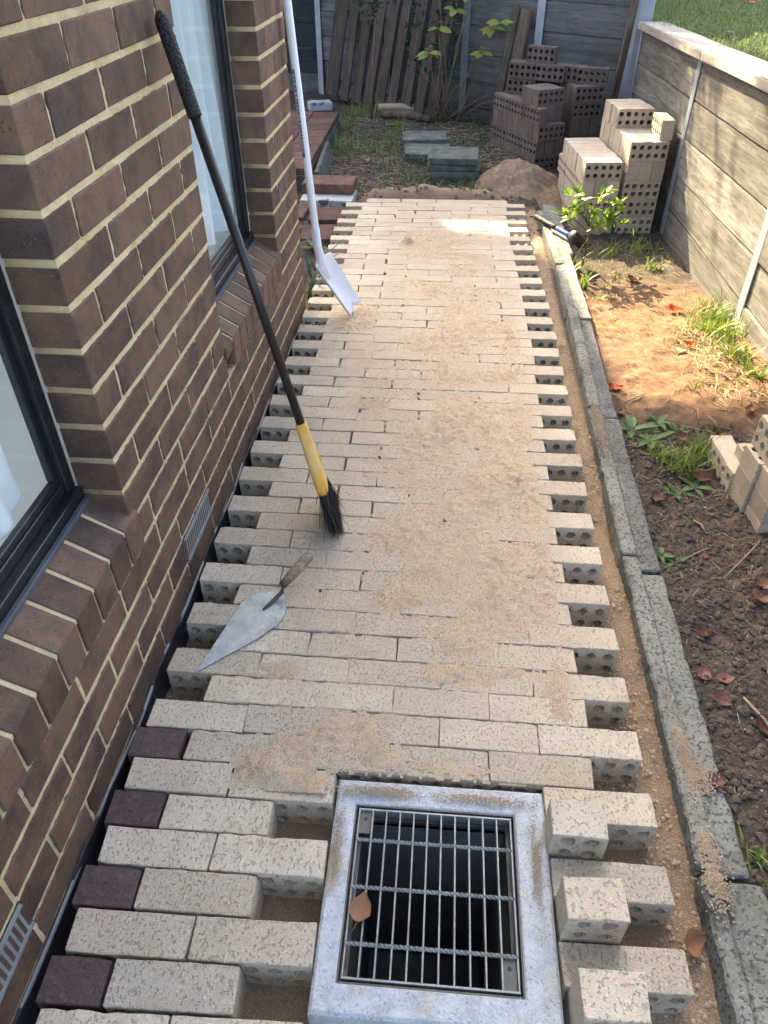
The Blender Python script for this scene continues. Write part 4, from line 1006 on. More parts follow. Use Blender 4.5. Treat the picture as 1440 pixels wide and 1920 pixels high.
# moulded emblem on the side that faces the path
em = Geo()
cam_side = -thin if (-thin).dot(CAM_P-P(.27)) > thin.dot(CAM_P-P(.27)) else thin
def strip_on_head(d0, d1, s0, s1):
    q = cam_side*.0278
    pts = [P(d0)+side*s0, P(d1)+side*s0, P(d1)+side*s1, P(d0)+side*s1]
    b0 = [p+cam_side*.0165-o0 for p in pts]; t0 = [p+cam_side*.0212-o0 for p in pts]
    em.add(b0+t0, [(4, 5, 6, 7), (0, 1, 5, 4), (1, 2, 6, 5), (2, 3, 7, 6), (3, 0, 4, 7)])
strip_on_head(.205, .245, -.006, -.003); strip_on_head(.205, .209, -.003, .010); strip_on_head(.212, .243, .000, .003); strip_on_head(.212, .243, .006, .009)
em.obj('moulded_emblem', M_yellow, hd)
G = Geo(); r = random.Random(31)
for _ in range(1500):
    u = r.uniform(-1, 1); w_ = r.uniform(-1, 1); base = P(.147)+side*(u*.066)+thin*(w_*.014)
    fl = .147+.015*r.random(); tip = P(.147)+(-ax*fl)+side*(u*(.066+.022)+r.gauss(0, .005))+thin*(w_*.021+r.gauss(0, .004))
    if tip.z < .002: tip.z = .002+.004*r.random()
    if r.random() < .03: tip = tip+side*r.uniform(-.05, .05)+thin*r.uniform(-.03, .03); tip.z = max(tip.z, .003)
    mid = (base+tip)/2+Vector((r.gauss(0, .002), r.gauss(0, .002), 0)); wv = Vector((r.gauss(0, 1), r.gauss(0, 1), 0)).normalized()*.0013
    G.add([base-wv-o0, base+wv-o0, mid+wv-o0, mid-wv-o0, tip-o0], [(0, 1, 2, 3), (3, 2, 4)])
bs = G.obj('bristles', M_bristle, br); bs['kind'] = 'stuff'
G = Geo()
for _ in range(22):
    u = r.choice((-1, 1))*r.uniform(.5, 1); base = P(.16)+side*(u*.066)+thin*r.uniform(-.014, .014); tip = base-ax*r.uniform(.08, .15)+side*(u*r.uniform(.03, .09))+thin*r.uniform(-.03, .05); tip.z = max(tip.z, .003)
    G.add(*tube_geo([base-o0, (base+tip)/2+side*u*.01-o0, tip-o0], .0009, 4))
G.obj('stray_bristles', M_wire, br)['kind'] = 'stuff'

sh = empty('shovel', (.225, 2.09, 0)); tag(sh, 'long handled white painted shovel with worn blade standing at the house corner', 'shovel'); o0 = Vector((.225, 2.09, 0))
s_top = Vector((.022, 2.165, 1.215)); s_soc = Vector((.082, 2.165, .275)); d = (s_top-s_soc).normalized()
tube('shaft', [s_soc+d*.03-o0, s_soc+d*.07-o0, s_top+d*.55-o0], [.0175, .0165, .0165], M_white, sh, 18)
# sticker strip along the shaft
stk = Geo(); cdir = (CAM_P-(s_soc+d*.55)); cdir = (cdir-d*cdir.dot(d)).normalized(); sd = d.cross(cdir); cdir = (cdir*.8+sd*-.6).normalized(); sd = d.cross(cdir)
a0, a1 = .40, .72; V = []
for t in np.linspace(a0, a1, 9):
    for an in (-.38, -.12, .12, .38): V.append(s_soc+d*float(t)+(cdir*math.cos(an)+sd*math.sin(an))*.0172-o0)
F = [(i*4+k, i*4+k+1, i*4+5+k, i*4+4+k) for i in range(8) for k in range(3)]
lb = mob('sticker', V, F, M_sticker, sh)
G = Geo(); r = random.Random(3); t = a0+.02
while t < a1-.02:
    h = r.uniform(.004, .010); wv = r.uniform(.1, .24)
    V = [s_soc+d*tt+(cdir*math.cos(an)+sd*math.sin(an))*.0176-o0 for tt, an in ((t, -wv), (t, wv), (t+h, wv), (t+h, -wv))]; G.add(V, [(0, 1, 2, 3)]); t += h+r.uniform(.003, .008)
G.obj('faded_print', M_print, lb)
# blade: a dished plate from the socket to the worn square mouth
tipL = Vector((.228, 2.068, .004)); tipR = Vector((.259, 2.215, .012)); shL = Vector((.068, 2.115, .222)); shR = Vector((.122, 2.215, .250))
nu, nv = 14, 22; V = []; F = []
topc = s_soc; r = random.Random(2)
for j in range(nv+1):
    v = j/nv
    L_ = shL.lerp(tipL, v); R__ = shR.lerp(tipR, v)
    for i in range(nu+1):
        u = i/nu; p = L_.lerp(R__, u)
        nrm = Vector((.72, -.25, .62)).normalized()
        dish = -.020*math.sin(math.pi*u)*(1-.45*v)+.012*(2*u-1)**4
        if v < .12: p = p.lerp(s_soc, (1-v/.12)*.55*(1-abs(2*u-1)**1.5))
        p = p+nrm*dish
        if v > .93: p = p+(L_-shL).normalized()*(-.004*abs(math.sin(u*17))-.018*math.exp(-((u-.72)/.07)**2)-.01*math.exp(-((u-.9)/.05)**2))
        V.append(p-o0)
for j in range(nv):
    for i in range(nu): F.append((j*(nu+1)+i, j*(nu+1)+i+1, (j+1)*(nu+1)+i+1, (j+1)*(nu+1)+i))
me = mesh('blade', V, F, M_white, True); me.materials.append(M_white); bl = link(bpy.data.objects.new('blade', me), sh)
md = bl.modifiers.new('thick', 'SOLIDIFY'); md.thickness = .003; md.offset = -1; md.material_offset = 1; md.material_offset_rim = 1
# rolled side flange facing the wall side
G = Geo(); V = []
tube('flange', [shL.lerp(tipL, t)+Vector((.72, -.25, .62)).normalized()*.009-o0 for t in (0, .25, .5, .75, .97)], [.003, .0042, .0045, .0045, .003], M_shovedge, sh, 8)
tube('socket', [s_soc+d*.10-o0, s_soc+d*.02-o0, s_soc-d*.05+Vector((.012, -.006, 0))-o0, s_soc-d*.12+Vector((.035, -.012, 0))-o0], [.0185, .0195, .022, .012], M_white, sh, 16)

tr = empty('trowel', (.17, .12, 0)); tag(tr, 'pointed steel brick trowel with wooden handle lying on the path edge', 'trowel'); o0 = Vector((.17, .12, 0))
tip = Vector((.086, .000, .004)); heel = Vector((.243, .262, .012)); sr = Vector((.268, .150, .007)); sL = Vector((.118, .212, .010))
out = [Vector((.078, .000, .004)), Vector((.140, .056, .005)), Vector((.206, .115, .006)), Vector((.254, .170, .007)), Vector((.266, .202, .008)), Vector((.266, .235, .009)), Vector((.255, .268, .011)), Vector((.232, .288, .012)), Vector((.192, .279, .012)), Vector((.158, .262, .011)), Vector((.140, .236, .010)), Vector((.124, .178, .008)), Vector((.104, .100, .006))]
me = mesh('blade', [p-o0 for p in out]+[Vector((.190, .180, .0085))-o0], [(i, (i+1) % len(out), len(out)) for i in range(len(out))], M_trowel, False)
ob = link(bpy.data.objects.new('blade', me), tr); md = ob.modifiers.new('t', 'SOLIDIFY'); md.thickness = .0022
tube('tang', [Vector((.205, .215, .011))-o0, Vector((.232, .252, .017))-o0, Vector((.250, .268, .030))-o0, Vector((.252, .272, .050))-o0, Vector((.256, .278, .066))-o0], [.0035, .006, .0062, .006, .006], M_rust, tr, 8)
h0 = Vector((.254, .266, .058)); h1 = Vector((.311, .376, .070))
tube('ferrule', [h0-o0, h0.lerp(h1, .2)-o0], [.0115, .0125], M_rust, tr, 14)
tube('handle', [h0.lerp(h1, t)-o0 for t in (.19, .3, .5, .7, .88, .97, 1.0)], [.0122, .0142, .0160, .0158, .0150, .0135, .009], M_handle, tr, 16)

ml = empty('mallet', (1.33, 3.3, 0)); tag(ml, 'rubber mallet with blue and black handle lying across the concrete edging', 'mallet'); o0 = Vector((1.33, 3.3, 0))
m0 = Vector((1.192, 3.535, .022)); m1 = Vector((1.395, 3.185, .012)); md_ = (m1-m0).normalized(); sdv = Vector((.62, .36, -.55)).normalized(); sdv = (sdv-md_*sdv.dot(md_)).normalized()
tube('grip', [m0.lerp(m1, t)-o0 for t in (0, .03, .2, .45, .57)], [.010, .0155, .0145, .015, .0135], M_grip, ml, 12)
tube('handle', [m0.lerp(m1, t)-o0 for t in (.56, .6, .8, .97)], [.0135, .0145, .0138, .0135], M_blue, ml, 12)
hc = m1+md_*.02; tube('head', [hc-sdv*.056-o0, hc-sdv*.050-o0, hc+sdv*.050-o0, hc+sdv*.056-o0], [.027, .031, .031, .027], M_rubber, ml, 18)

# ------------------------------------------------------------------ plants
def leaf_geo(c, d, n, L, W, fold=.25, curl=.2, seg=3):
    """leaf blade from point c along d, face normal n"""
    d = Vector(d).normalized(); n = Vector(n); n = (n-d*n.dot(d)).normalized(); s = d.cross(n); V = []; F = []
    prof = [(0, .05), (.22, .75), (.5, 1.0), (.78, .68), (1, .03)]
    for t, w_ in prof:
        p = Vector(c)+d*(L*t)-n*(curl*L*t*t)
        V += [p-s*(W*w_/2)+n*(fold*W*w_/2), p, p+s*(W*w_/2)+n*(fold*W*w_/2)]
    for i in range(4):
        F += [(i*3, i*3+1, i*3+4, i*3+3), (i*3+1, i*3+2, i*3+5, i*3+4)]
    return V, F
def rv(r): 
    v = Vector((r.gauss(0, 1), r.gauss(0, 1), r.gauss(0, 1))); return v.normalized()
# small sunlit shrub in the bed
r = random.Random(40)
shr = empty('small_shrub', (1.455, 3.16, -.13)); tag(shr, 'small glossy green seedling shrub catching the sun in front of the cream bricks', 'shrub'); o0 = Vector((1.455, 3.16, -.13))
G = Geo(); SG = Geo()
trunk = [Vector((1.455, 3.16, -.15)), Vector((1.460, 3.15, .0)), Vector((1.452, 3.15, .12)), Vector((1.45, 3.15, .20))]
SG.add(*tube_geo([p-o0 for p in trunk], [.006, .005, .0045, .004], 6))
for k in range(17):
    an = k*2.4+r.uniform(-.3, .3); rad = r.uniform(.09, .235); hz = r.uniform(.11, .31)
    st = trunk[1].lerp(trunk[3], r.uniform(.3, 1.0)); end = Vector((1.455+rad*math.cos(an), 3.13+rad*.55*math.sin(an), hz)); midp = st.lerp(end, .5)+Vector((0, 0, .02))
    SG.add(*tube_geo([st-o0, midp-o0, end-o0], [.003, .0025, .0015], 5))
    for q in range(9):
        t = r.uniform(.45, 1.04); c = (st.lerp(midp, t*2) if t < .5 else midp.lerp(end, t*2-1)); dd = (end-st).normalized()*.5+rv(r)*.9+Vector((0, 0, .25)); G.add(*leaf_geo(c-o0, dd, Vector((0, 0, 1))+rv(r)*.5, r.uniform(.042, .066), r.uniform(.024, .034)))
SG.obj('stem', M_stem, shr, True); G.obj('leaves', M_leafg, shr, True)
def grass_tuft(name, label, x, y, n, h, spread, mat=M_grass, group=None, w=.0035, cat='grass tuft'):
    z = gz(x, y); G = Geo(); rr = random.Random(hash((round(x, 3), round(y, 3))) & 0xffff)
    for _ in range(n):
        an = rr.uniform(0, 6.28); b0 = Vector((rr.gauss(0, spread*.28), rr.gauss(0, spread*.28), -.01)); L = h*rr.uniform(.45, 1.1); o_ = Vector((math.cos(an), math.sin(an), 0)); bend = rr.uniform(.25, 1.1)
        s = Vector((-o_.y, o_.x, 0)); V = []; F = []
        for i in range(5):
            t = i/4; p = b0+o_*(L*bend*t*t)+Vector((0, 0, L*(t-.35*bend*t*t))); ww = w*(1-t**2*.95); V += [p-s*ww, p+s*ww]
        for i in range(4): F.append((i*2, i*2+1, i*2+3, i*2+2))
        G.add(V, F)
    o = mob(name, G.V, G.F, mat, None, True); o.location = (x, y, z); tag(o, label, cat, group); return o
def broad_weed(label, x, y, n, L, mat=M_weed, group='broadleaf weeds in the garden bed'):
    z = gz(x, y); rr = random.Random(int(x*1000+y*77)); G = Geo()
    for k in range(n):
        an = k*2.4+rr.uniform(-.4, .4); d = Vector((math.cos(an), math.sin(an), rr.uniform(.15, .6))); G.add(*leaf_geo((0, 0, .0), d, (0, 0, 1), L*rr.uniform(.6, 1.1), L*rr.uniform(.22, .34), .3, rr.uniform(.15, .4)))
    o = mob('broadleaf_weed', G.V, G.F, mat, None, True); o.location = (x, y, z); tag(o, label, 'weed', group); return o
gg = 'grass tufts in the garden bed'
for (x, y, n, h, sp_, l) in [(1.965, 2.32, 130, .15, .17, 'bright sunlit grass tuft at the foot of the steel post'), (1.945, 2.10, 120, .13, .18, 'sunlit yellow-green grass tuft just nearer than the post foot'), (1.93, 1.88, 80, .11, .15, 'sunlit grass tuft by the timber wall at the right edge'), (1.86, 2.22, 30, .08, .12, 'low sunlit grass left of the post foot'),
                              (1.96, 1.70, 40, .12, .12, 'dry sunlit grass tuft behind the small brick stack at the right edge'), (1.72, 2.05, 18, .05, .08, 'tiny grass tuft beside the red leaves in the sun'), (1.84, 3.10, 40, .09, .10, 'grass tuft in shade in front of the tall cream stack'), (1.65, 3.38, 60, .10, .2, 'shaded grass patch at the foot of the cream bricks'), (1.87, 3.48, 60, .10, .18, 'dark grass patch between tall cream stack and wall'),
                              (1.53, 1.06, 70, .14, .12, 'lush green grass tuft left of the small cream stack'), (1.60, 1.14, 40, .16, .08, 'tall arching grass stems touching the small cream stack'), (1.47, 1.14, 40, .10, .10, 'green grass beside the broad weeds near the edging'), (1.62, 2.95, 24, .07, .1, 'thin grass sprig under the small shrub shade'),
                              (1.50, 2.62, 20, .06, .1, 'dry grass sprig near the lit edging'), (1.345, -.36, 24, .05, .05, 'small green sprig beside the nearest edging joint'), (1.70, 1.62, 12, .06, .06, 'single grass sprig at the shadow line in the bed')]:
    grass_tuft('grass_tuft', l, x, y, n, h, sp_, M_grass, gg)
# strappy leaves in front of the mallet
for (x, y, n, h, l) in [(1.355, 2.93, 9, .24, 'tall yellow-green strap leaves beside the mallet head'), (1.40, 2.75, 10, .16, 'shorter strap leaf weed at the edge of the sunlit edging')]:
    grass_tuft('strap_weed', l, x, y, n, h, .03, M_grass, 'strap leaf weeds by the edging', .006, 'weed')
for (x, y, n, L, l) in [(1.39, 1.30, 9, .10, 'broad jagged green weed touching the edging'), (1.45, 1.235, 9, .09, 'broad green weed behind the jagged one'), (1.475, .93, 7, .065, 'small two-leaf weed in bare soil nearer the camera'), (1.545, .96, 6, .07, 'flat green leaves beside the curled dead leaf'), (1.345, .575, 6, .055, 'young green seedling by the edging joint'), (1.385, .545, 5, .05, 'second seedling leaf right of the young green one'),
                        (1.50, 1.36, 7, .07, 'weed at the top of the green patch at the shadow line'), (1.37, -.40, 7, .05, 'low clover-like weed at the lower right edge'), (1.56, 1.30, 7, .07, 'weed in the middle of the green patch')]:
    broad_weed(l, x, y, n, L)
# back-left: strappy plants by the house end
for (x, y, n, h, l) in [(-.02, 2.48, 12, .34, 'tall strap leaf plant beside the house corner'), (-.04, 2.75, 10, .26, 'strap leaf plant behind the shovel blade'), (-.05, 3.05, 8, .2, 'broad green leaves low by the house end')]:
    grass_tuft('strap_plant', l, x, y, n, h, .05, M_leafd, 'strap plants at the house end', .010, 'plant')
broad_weed('bright green leaves peeping past the house corner', -.03, 2.60, 8, .12, M_leafg, 'leaves at the house end'); broad_weed('rounded green leaf cluster past the house corner', -.10, 3.1, 8, .12, M_weed, 'leaves at the house end')
# sapling with stake
sap = empty('sapling', (-.067, 6.35, -.04)); tag(sap, 'slender bare-stemmed sapling in front of the timber pallet', 'sapling'); o0 = Vector((-.067, 6.35, -.04))
tube('stem', [(0, 0, -.03), (.01, 0, .3), (.035, 0, .62), (.05, 0, .80), (.055, 0, 1.2)], [.011, .010, .009, .008, .006], M_stem, sap, 8)
r = random.Random(50); G = Geo(); SG = Geo()
for k in range(16):
    b0 = Vector((.05, 0, r.uniform(.70, 1.2))); an = r.uniform(0, 6.28); e = b0+Vector((math.cos(an)*r.uniform(.12, .3), math.sin(an)*.15, r.uniform(.02, .2))); SG.add(*tube_geo([b0, e], [.003, .0015], 5))
    for q in range(16): G.add(*leaf_geo(b0.lerp(e, r.uniform(.3, 1.05)), rv(r)+Vector((0, 0, -.2)), rv(r)+Vector((0, 0, 1)), r.uniform(.03, .06), r.uniform(.012, .022)))
SG.obj('twigs', M_stem, sap, True); G.obj('leaves', M_leafd, sap, True)
# bushy shrub of bare canes with a few big leaves
hy = empty('cane_shrub', (.60, 6.30, -.04)); tag(hy, 'cane shrub with yellowing leaves and dry flower heads in front of the pallet', 'shrub')
r = random.Random(52); SG = Geo(); G = Geo(); GD = Geo(); D2 = Geo()
ends = [(.36, .0, .72), (.42, -.2, .78), (.30, -.1, .55), (-.15, -.15, .56), (-.08, 0, .72), (.05, .0, .85), (.15, -.1, .95), (-.25, 0, .45), (.45, -.1, .40), (.55, -.2, .25), (.60, -.15, .32), (.22, -.1, .42), (-.1, 0, 1.0), (.25, 0, 1.05)]
for e in ends:
    b0 = Vector((r.uniform(-.10, .10), r.uniform(-.05, .05), -.03)); e = Vector(e); m = b0.lerp(e, .55)+Vector((r.uniform(-.05, .05), 0, .05)); SG.add(*tube_geo([b0, b0.lerp(m, .5), m, e], [.007, .006, .005, .003], 6))
for _ in range(26):
    b0 = Vector((r.uniform(-.12, .2), r.uniform(-.05, .05), r.uniform(0, .1))); e = b0+Vector((r.uniform(-.2, .3), r.uniform(-.1, .1), r.uniform(.1, .35))); SG.add(*tube_geo([b0, e], [.003, .0015], 4))
for (i, n_) in ((0, 5), (1, 6), (2, 3), (3, 5), (5, 3), (6, 4), (13, 4), (4, 2)):
    c = Vector(ends[i])
    for k in range(n_):
        an = k*6.28/n_+r.uniform(-.4, .4); d = Vector((math.cos(an), math.sin(an)*.5-.4, r.uniform(-.15, .35))); G.add(*leaf_geo(c, d, Vector((0, -.6, 1))+rv(r)*.3, r.uniform(.09, .125), r.uniform(.05, .07), .2, .3))
for i in (2, 3, 4, 0):
    c = Vector(ends[i])+Vector((.0, 0, .03))
    for q in range(16): GD.add(*leaf_geo(c+rv(r)*.025, rv(r), rv(r), .018, .012))
for _ in range(240):
    c = Vector((r.uniform(-.35, .1), r.uniform(.0, .1), r.uniform(.35, .95))); D2.add(*leaf_geo(c, rv(r), rv(r)+Vector((0, 0, .8)), r.uniform(.03, .06), r.uniform(.014, .025)))
SG.obj('canes', M_stem, hy, True); G.obj('leaves', M_leafy, hy, True); GD.obj('dry_flower_heads', M_tan, hy); D2.obj('inner_foliage', M_leafd, hy)
# grass and litter as uncountable cover
def cover(name, label, cat, mat, n, region, fn):
    G = Geo(); rr = random.Random(len(name)+n)
    for _ in range(n): fn(G, rr, region)
    o = G.obj(name, mat); tag(o, label, cat, kind='stuff'); return o
def blade(G, rr, reg, h=(.03, .08), w=.0025, zf=gz, clump=None):
    x = rr.uniform(reg[0], reg[1]); y = rr.uniform(reg[2], reg[3])
    if clump is not None and float(vnoise(x*clump, y*clump, 200)) < rr.uniform(.35, .75): return
    z = float(zf(x, y)); an = rr.uniform(0, 6.28); L = rr.uniform(*h); o_ = Vector((math.cos(an), math.sin(an), 0)); s = Vector((-o_.y, o_.x, 0))*w; b0 = Vector((x, y, z-.005)); m = b0+Vector((0, 0, L*.7))+o_*L*.25; t = b0+Vector((0, 0, L*.9))+o_*L*.75
    G.add([b0-s, b0+s, m+s*.7, m-s*.7, t], [(0, 1, 2, 3), (3, 2, 4)])
cover('yard_grass', 'patchy dark grass across the far end of the yard', 'grass', M_weed, 2600, (-.35, 1.0, 4.15, 6.6), lambda G, rr, g_: blade(G, rr, g_, (.03, .09), .003, gz, 2.2))
cover('yard_grass_tall', 'longer grass beside the paved platform and under the pallet', 'grass', M_grass, 900, (-.32, .25, 5.2, 6.7), lambda G, rr, g_: blade(G, rr, g_, (.05, .14), .003, gz, 3))
cover('bed_grass', 'scattered short grass in the garden bed', 'grass', M_grass, 700, (1.40, 2.0, 1.6, 3.6), lambda G, rr, g_: blade(G, rr, g_, (.02, .05), .0018, gz, 4))
cover('lawn_grass', 'mown lawn behind the timber wall', 'grass', M_lawn, 52000, (2.12, 5.2, 2.0, 9.5), lambda G, rr, g_: blade(G, rr, g_, (.02, .055), .0028, lawn_z))
def straw(G, rr, reg, L=(.02, .09), rd=.0011, zf=gz):
    x = rr.uniform(reg[0], reg[1]); y = rr.uniform(reg[2], reg[3]); z = float(zf(x, y))+.003; an = rr.uniform(0, 6.28); l = rr.uniform(*L); d = Vector((math.cos(an)*l/2, math.sin(an)*l/2, rr.uniform(-.003, .006))); c = Vector((x, y, z)); G.add(*tube_geo([c-d, c+Vector((rr.gauss(0, .003), rr.gauss(0, .003), .003)), c+d], rd, 4, False))
cover('straw_litter', 'dry straw and grass litter over the garden bed', 'litter', M_straw, 520, (1.36, 2.0, .9, 3.6), straw)
cover('dry_grass_mat', 'pale dry grass lying thick along the sunlit wall foot', 'litter', M_straw, 480, (1.74, 2.01, 1.45, 2.3), lambda G, rr, g_: straw(G, rr, g_, (.03, .10), .0013))
cover('twig_litter', 'twigs and straw over the yard soil', 'litter', M_twig, 900, (-.3, 1.1, 4.1, 6.6), lambda G, rr, g_: straw(G, rr, g_, (.03, .16), .0022))
cover('bed_twigs', 'fine twigs and chips in the near garden bed', 'litter', M_twig, 260, (1.34, 1.75, -.7, 1.2), lambda G, rr, g_: straw(G, rr, g_, (.01, .05), .0011))
def clod(G, rr, reg, s=(.003, .011), zf=gz, p=2.5):
    x = rr.uniform(reg[0], reg[1]); y = rr.uniform(reg[2], reg[3]); q = s[0]+(s[1]-s[0])*rr.random()**p; z = float(zf(x, y))+q*.35
    pts = [(1, 0, 0), (-1, 0, 0), (0, 1, 0), (0, -1, 0), (0, 0, 1), (0, 0, -1)]; an = rr.uniform(0, 6.28); ca, sa = math.cos(an), math.sin(an)
    V = []
    for a, b2, c in pts:
        k = q*rr.uniform(.65, 1.25); X, Y, Z_ = a*k, b2*k, c*k*.55; V.append((x+X*ca-Y*sa, y+X*sa+Y*ca, z+Z_))
    G.add(V, [(0, 2, 4), (2, 1, 4), (1, 3, 4), (3, 0, 4), (2, 0, 5), (1, 2, 5), (3, 1, 5), (0, 3, 5)])
cover('soil_clods', 'dark crumbly soil clods in the near garden bed', 'soil', M_clod, 8000, (1.32, 1.78, -.85, 1.35), lambda G, rr, g_: clod(G, rr, g_, (.003, .013), gz, 3))
cover('yard_clods', 'soil crumbs over the yard and far bed', 'soil', M_clod, 6000, (-.4, 2.0, 3.4, 6.4), lambda G, rr, g_: clod(G, rr, g_, (.004, .018)) if not (.0 < 0) else None)
cover('pale_chips', 'pale stone chips scattered in the soil', 'gravel', M_pebble, 320, (1.33, 1.78, -.85, 1.9), lambda G, rr, g_: clod(G, rr, g_, (.0015, .0055)))
cover('path_sand_grains', 'coarse sand grains in the trench beside the path', 'sand', M_sand, 9000, (1.06, 1.225, -.8, 3.5), lambda G, rr, g_: clod(G, rr, g_, (.0015, .006)))
cover('trench_sand_grains', 'coarse sand grains in the trench beside the house', 'sand', M_sand, 5000, (-.03, .11, -.8, 3.2), lambda G, rr, g_: clod(G, rr, g_, (.0015, .005)))

# ------------------------------------------------------------------ fallen leaves and sticks, each on its own
def dead_leaf(label, x, y, z, L, mat, rz, seed, lift=0.0, tilt=0.0, stem=True):
    L = L*.86; r_ = random.Random(seed); cu = r_.uniform(.5, 2.6); nu, nv = 8, 6; V = []; F = []
    for i in range(nu+1):
        t = i/nu; wd = L*.36*math.sin(math.pi*min(1, t*.96+.04)**.75)*(1+.1*r_.uniform(-1, 1))
        for j in range(nv+1):
            u = -1+2*j/nv; V.append((L*(t-.5), wd*u, .10*cu*L*abs(u)**1.6*(.5+r_.random()*.5)+.16*cu*L*(t-.5)**2*2+.03*L*math.sin(7*t+3*u+seed)))
    for i in range(nu):
        for j in range(nv): F.append((i*(nv+1)+j, (i+1)*(nv+1)+j, (i+1)*(nv+1)+j+1, i*(nv+1)+j+1))
    if stem:
        tv, tf = tube_geo([(-L*.5, 0, .03*L), (-L*.68, .03*L, .08*L), (-L*.85, .08*L, .06*L)], .0011, 4); b0 = len(V); V += tv; F += [tuple(i+b0 for i in f) for f in tf]
    o = mob('fallen_leaf', V, F, mat, None, True); o.location = (x, y, z+.003+lift); o.rotation_euler = (R(tilt), R(tilt*.5), R(rz)); tag(o, label, 'leaf', 'fallen leaves'); return o
dead_leaf('curled tan leaf lying on the steel drain grate', .548, -.522, -.006, .068, M_tan, 80, 1)
dead_leaf('upright brown leaf with long stalk on the sand right of the drain', 1.180, -.515, -.075, .075, M_tan, 35, 2, .02, 35)
dead_leaf('heart-shaped pinkish leaf on the concrete edging slab', 1.300, -.198, -.006, .055, M_dead, 60, 3)
dead_leaf('large orange-brown leaf at the lower right edge', 1.400, -.30, gz(1.40, -.30), .085, M_tan, 70, 4, .01, 10)
dead_leaf('long orange leaf at the corner of the nearest edging slab', 1.370, -.43, gz(1.37, -.43), .075, M_tan, -25, 14, .008)
dead_leaf('shiny purple-brown leaf at the right edge of the soil', 1.575, .385, gz(1.575, .385), .075, M_dead, 30, 5, .004)
dead_leaf('orange leaf above the shiny purple one at the right edge', 1.60, .44, gz(1.6, .44), .06, M_tan, -20, 15, .004)
dead_leaf('red-brown leaf on soil beside two pale chips', 1.395, .255, gz(1.395, .255), .055, M_dead, -40, 6, .004)
dead_leaf('dark round leaf left of the pink pair by the edging', 1.353, .110, gz(1.353, .11), .055, M_dead, 80, 7, .004)
dead_leaf('pink-brown two lobed leaf in the near soil', 1.402, .095, gz(1.402, .095), .055, M_dead, 10, 8, .004)
dead_leaf('crumpled dark leaf below the pink-brown one', 1.375, .025, gz(1.375, .025), .06, M_dead, -35, 9, .006, 12)
dead_leaf('dark brown leaf by the pale stick at the right edge', 1.465, -.05, gz(1.465, -.05), .09, M_dead, -55, 16, .004)
dead_leaf('purplish leaf alone in the middle of the dark soil', 1.475, .585, gz(1.475, .585), .055, M_dead, -15, 17, .004)
dead_leaf('bright red leaf at the left end of the sunlit patch', 1.378, 1.60, gz(1.378, 1.60), .07, M_red, 0, 10, .004)
dead_leaf('bright red leaf in the sun near the timber wall', 1.815, 2.455, gz(1.815, 2.455), .085, M_red, -20, 11, .006, 8)
dead_leaf('dark red leaf among dry grass in the sun', 1.765, 2.00, gz(1.765, 2.0), .07, M_red, 40, 12, .012, 20)
dead_leaf('pale curled leaf among dry grass in the sun', 1.720, 1.955, gz(1.72, 1.955), .08, M_straw, 10, 13, .008, 10)
dead_leaf('pink leaf beside the broad weed at the edging', 1.37, 1.425, gz(1.37, 1.425), .055, M_dead, 70, 18, .006, 15)
dead_leaf('brown leaf standing in the green patch', 1.555, 1.235, gz(1.555, 1.235), .07, M_dead, 20, 19, .02, 25)
dead_leaf('curled brown leaf at the foot of the small cream stack', 1.575, 1.005, gz(1.575, 1.005), .09, M_dead, -10, 20, .014, 18)
dead_leaf('second curled leaf left of the one by the small stack', 1.52, 1.015, gz(1.52, 1.015), .06, M_dead, 30, 21, .01, 10)
dead_leaf('dark red leaf lodged behind the small cream stack', 1.695, 1.245, gz(1.695, 1.245)+.01, .075, M_dead, 5, 22, .02, 10)
dead_leaf('tan leaf in the sun at the right edge behind the stack', 1.86, 1.44, gz(1.86, 1.44), .06, M_tan, 60, 23, .006)
dead_leaf('thin brown leaf below the weeds near the edging', 1.405, .87, gz(1.405, .87), .07, M_dead, -40, 24, .006)
dead_leaf('tan leaf lying on the bluish concrete slab', .56, 5.05, .018, .06, M_tan, 10, 25)
dead_leaf('pale triangular leaf in the yard soil', .02, 4.98, gz(.02, 4.98), .07, M_straw, 50, 26, .01, 20)
dead_leaf('pinkish scrap of leaf in the yard soil before the slabs', .28, 4.42, gz(.28, 4.42), .05, M_tan, 70, 27, .008)
dead_leaf('bright pink-red scrap in the yard soil', .06, 4.72, gz(.06, 4.72), .05, M_red, 0, 28, .008)
dead_leaf('pair-like tan leaf farther back in the yard', .155, 5.45, gz(.155, 5.45), .07, M_tan, 30, 29, .008)
dead_leaf('brown leaf in the shade beyond the lit grass by the wall', 1.70, 2.90, gz(1.7, 2.9), .09, M_dead, -20, 30, .006)
dead_leaf('reddish leaf on the lawn near the top edge', 3.10, 6.50, lawn_z(3.1, 6.5)+.02, .13, M_red, 20, 31)
dead_leaf('brown leaf on the lawn behind the timber cap', 2.45, 4.75, lawn_z(2.45, 4.75)+.02, .10, M_dead, 60, 32)
for (label, p0, p1, rd) in [('pale straight stick at the right edge of the near soil', (1.425, .035), (1.475, -.095), .0035), ('thin bent twig on soil below the small cream stack', (1.50, .47), (1.665, .66), .0022), ('dark twig across the sunlit patch', (1.40, 1.50), (1.49, 1.56), .003), ('short straw-coloured splinter in the bare soil', (1.49, .76), (1.515, .70), .003), ('pale twig near the seedling', (1.42, .56), (1.50, .62), .0018)]:
    a = Vector((*p0, gz(*p0)+.008)); b2 = Vector((*p1, gz(*p1)+.008)); m = (a+b2)/2+Vector((.006, .004, .004)); o = tube('stick', [a, m, b2], [rd, rd*1.1, rd*.7], M_twig, None, 6); tag(o, label, 'stick', 'loose sticks')
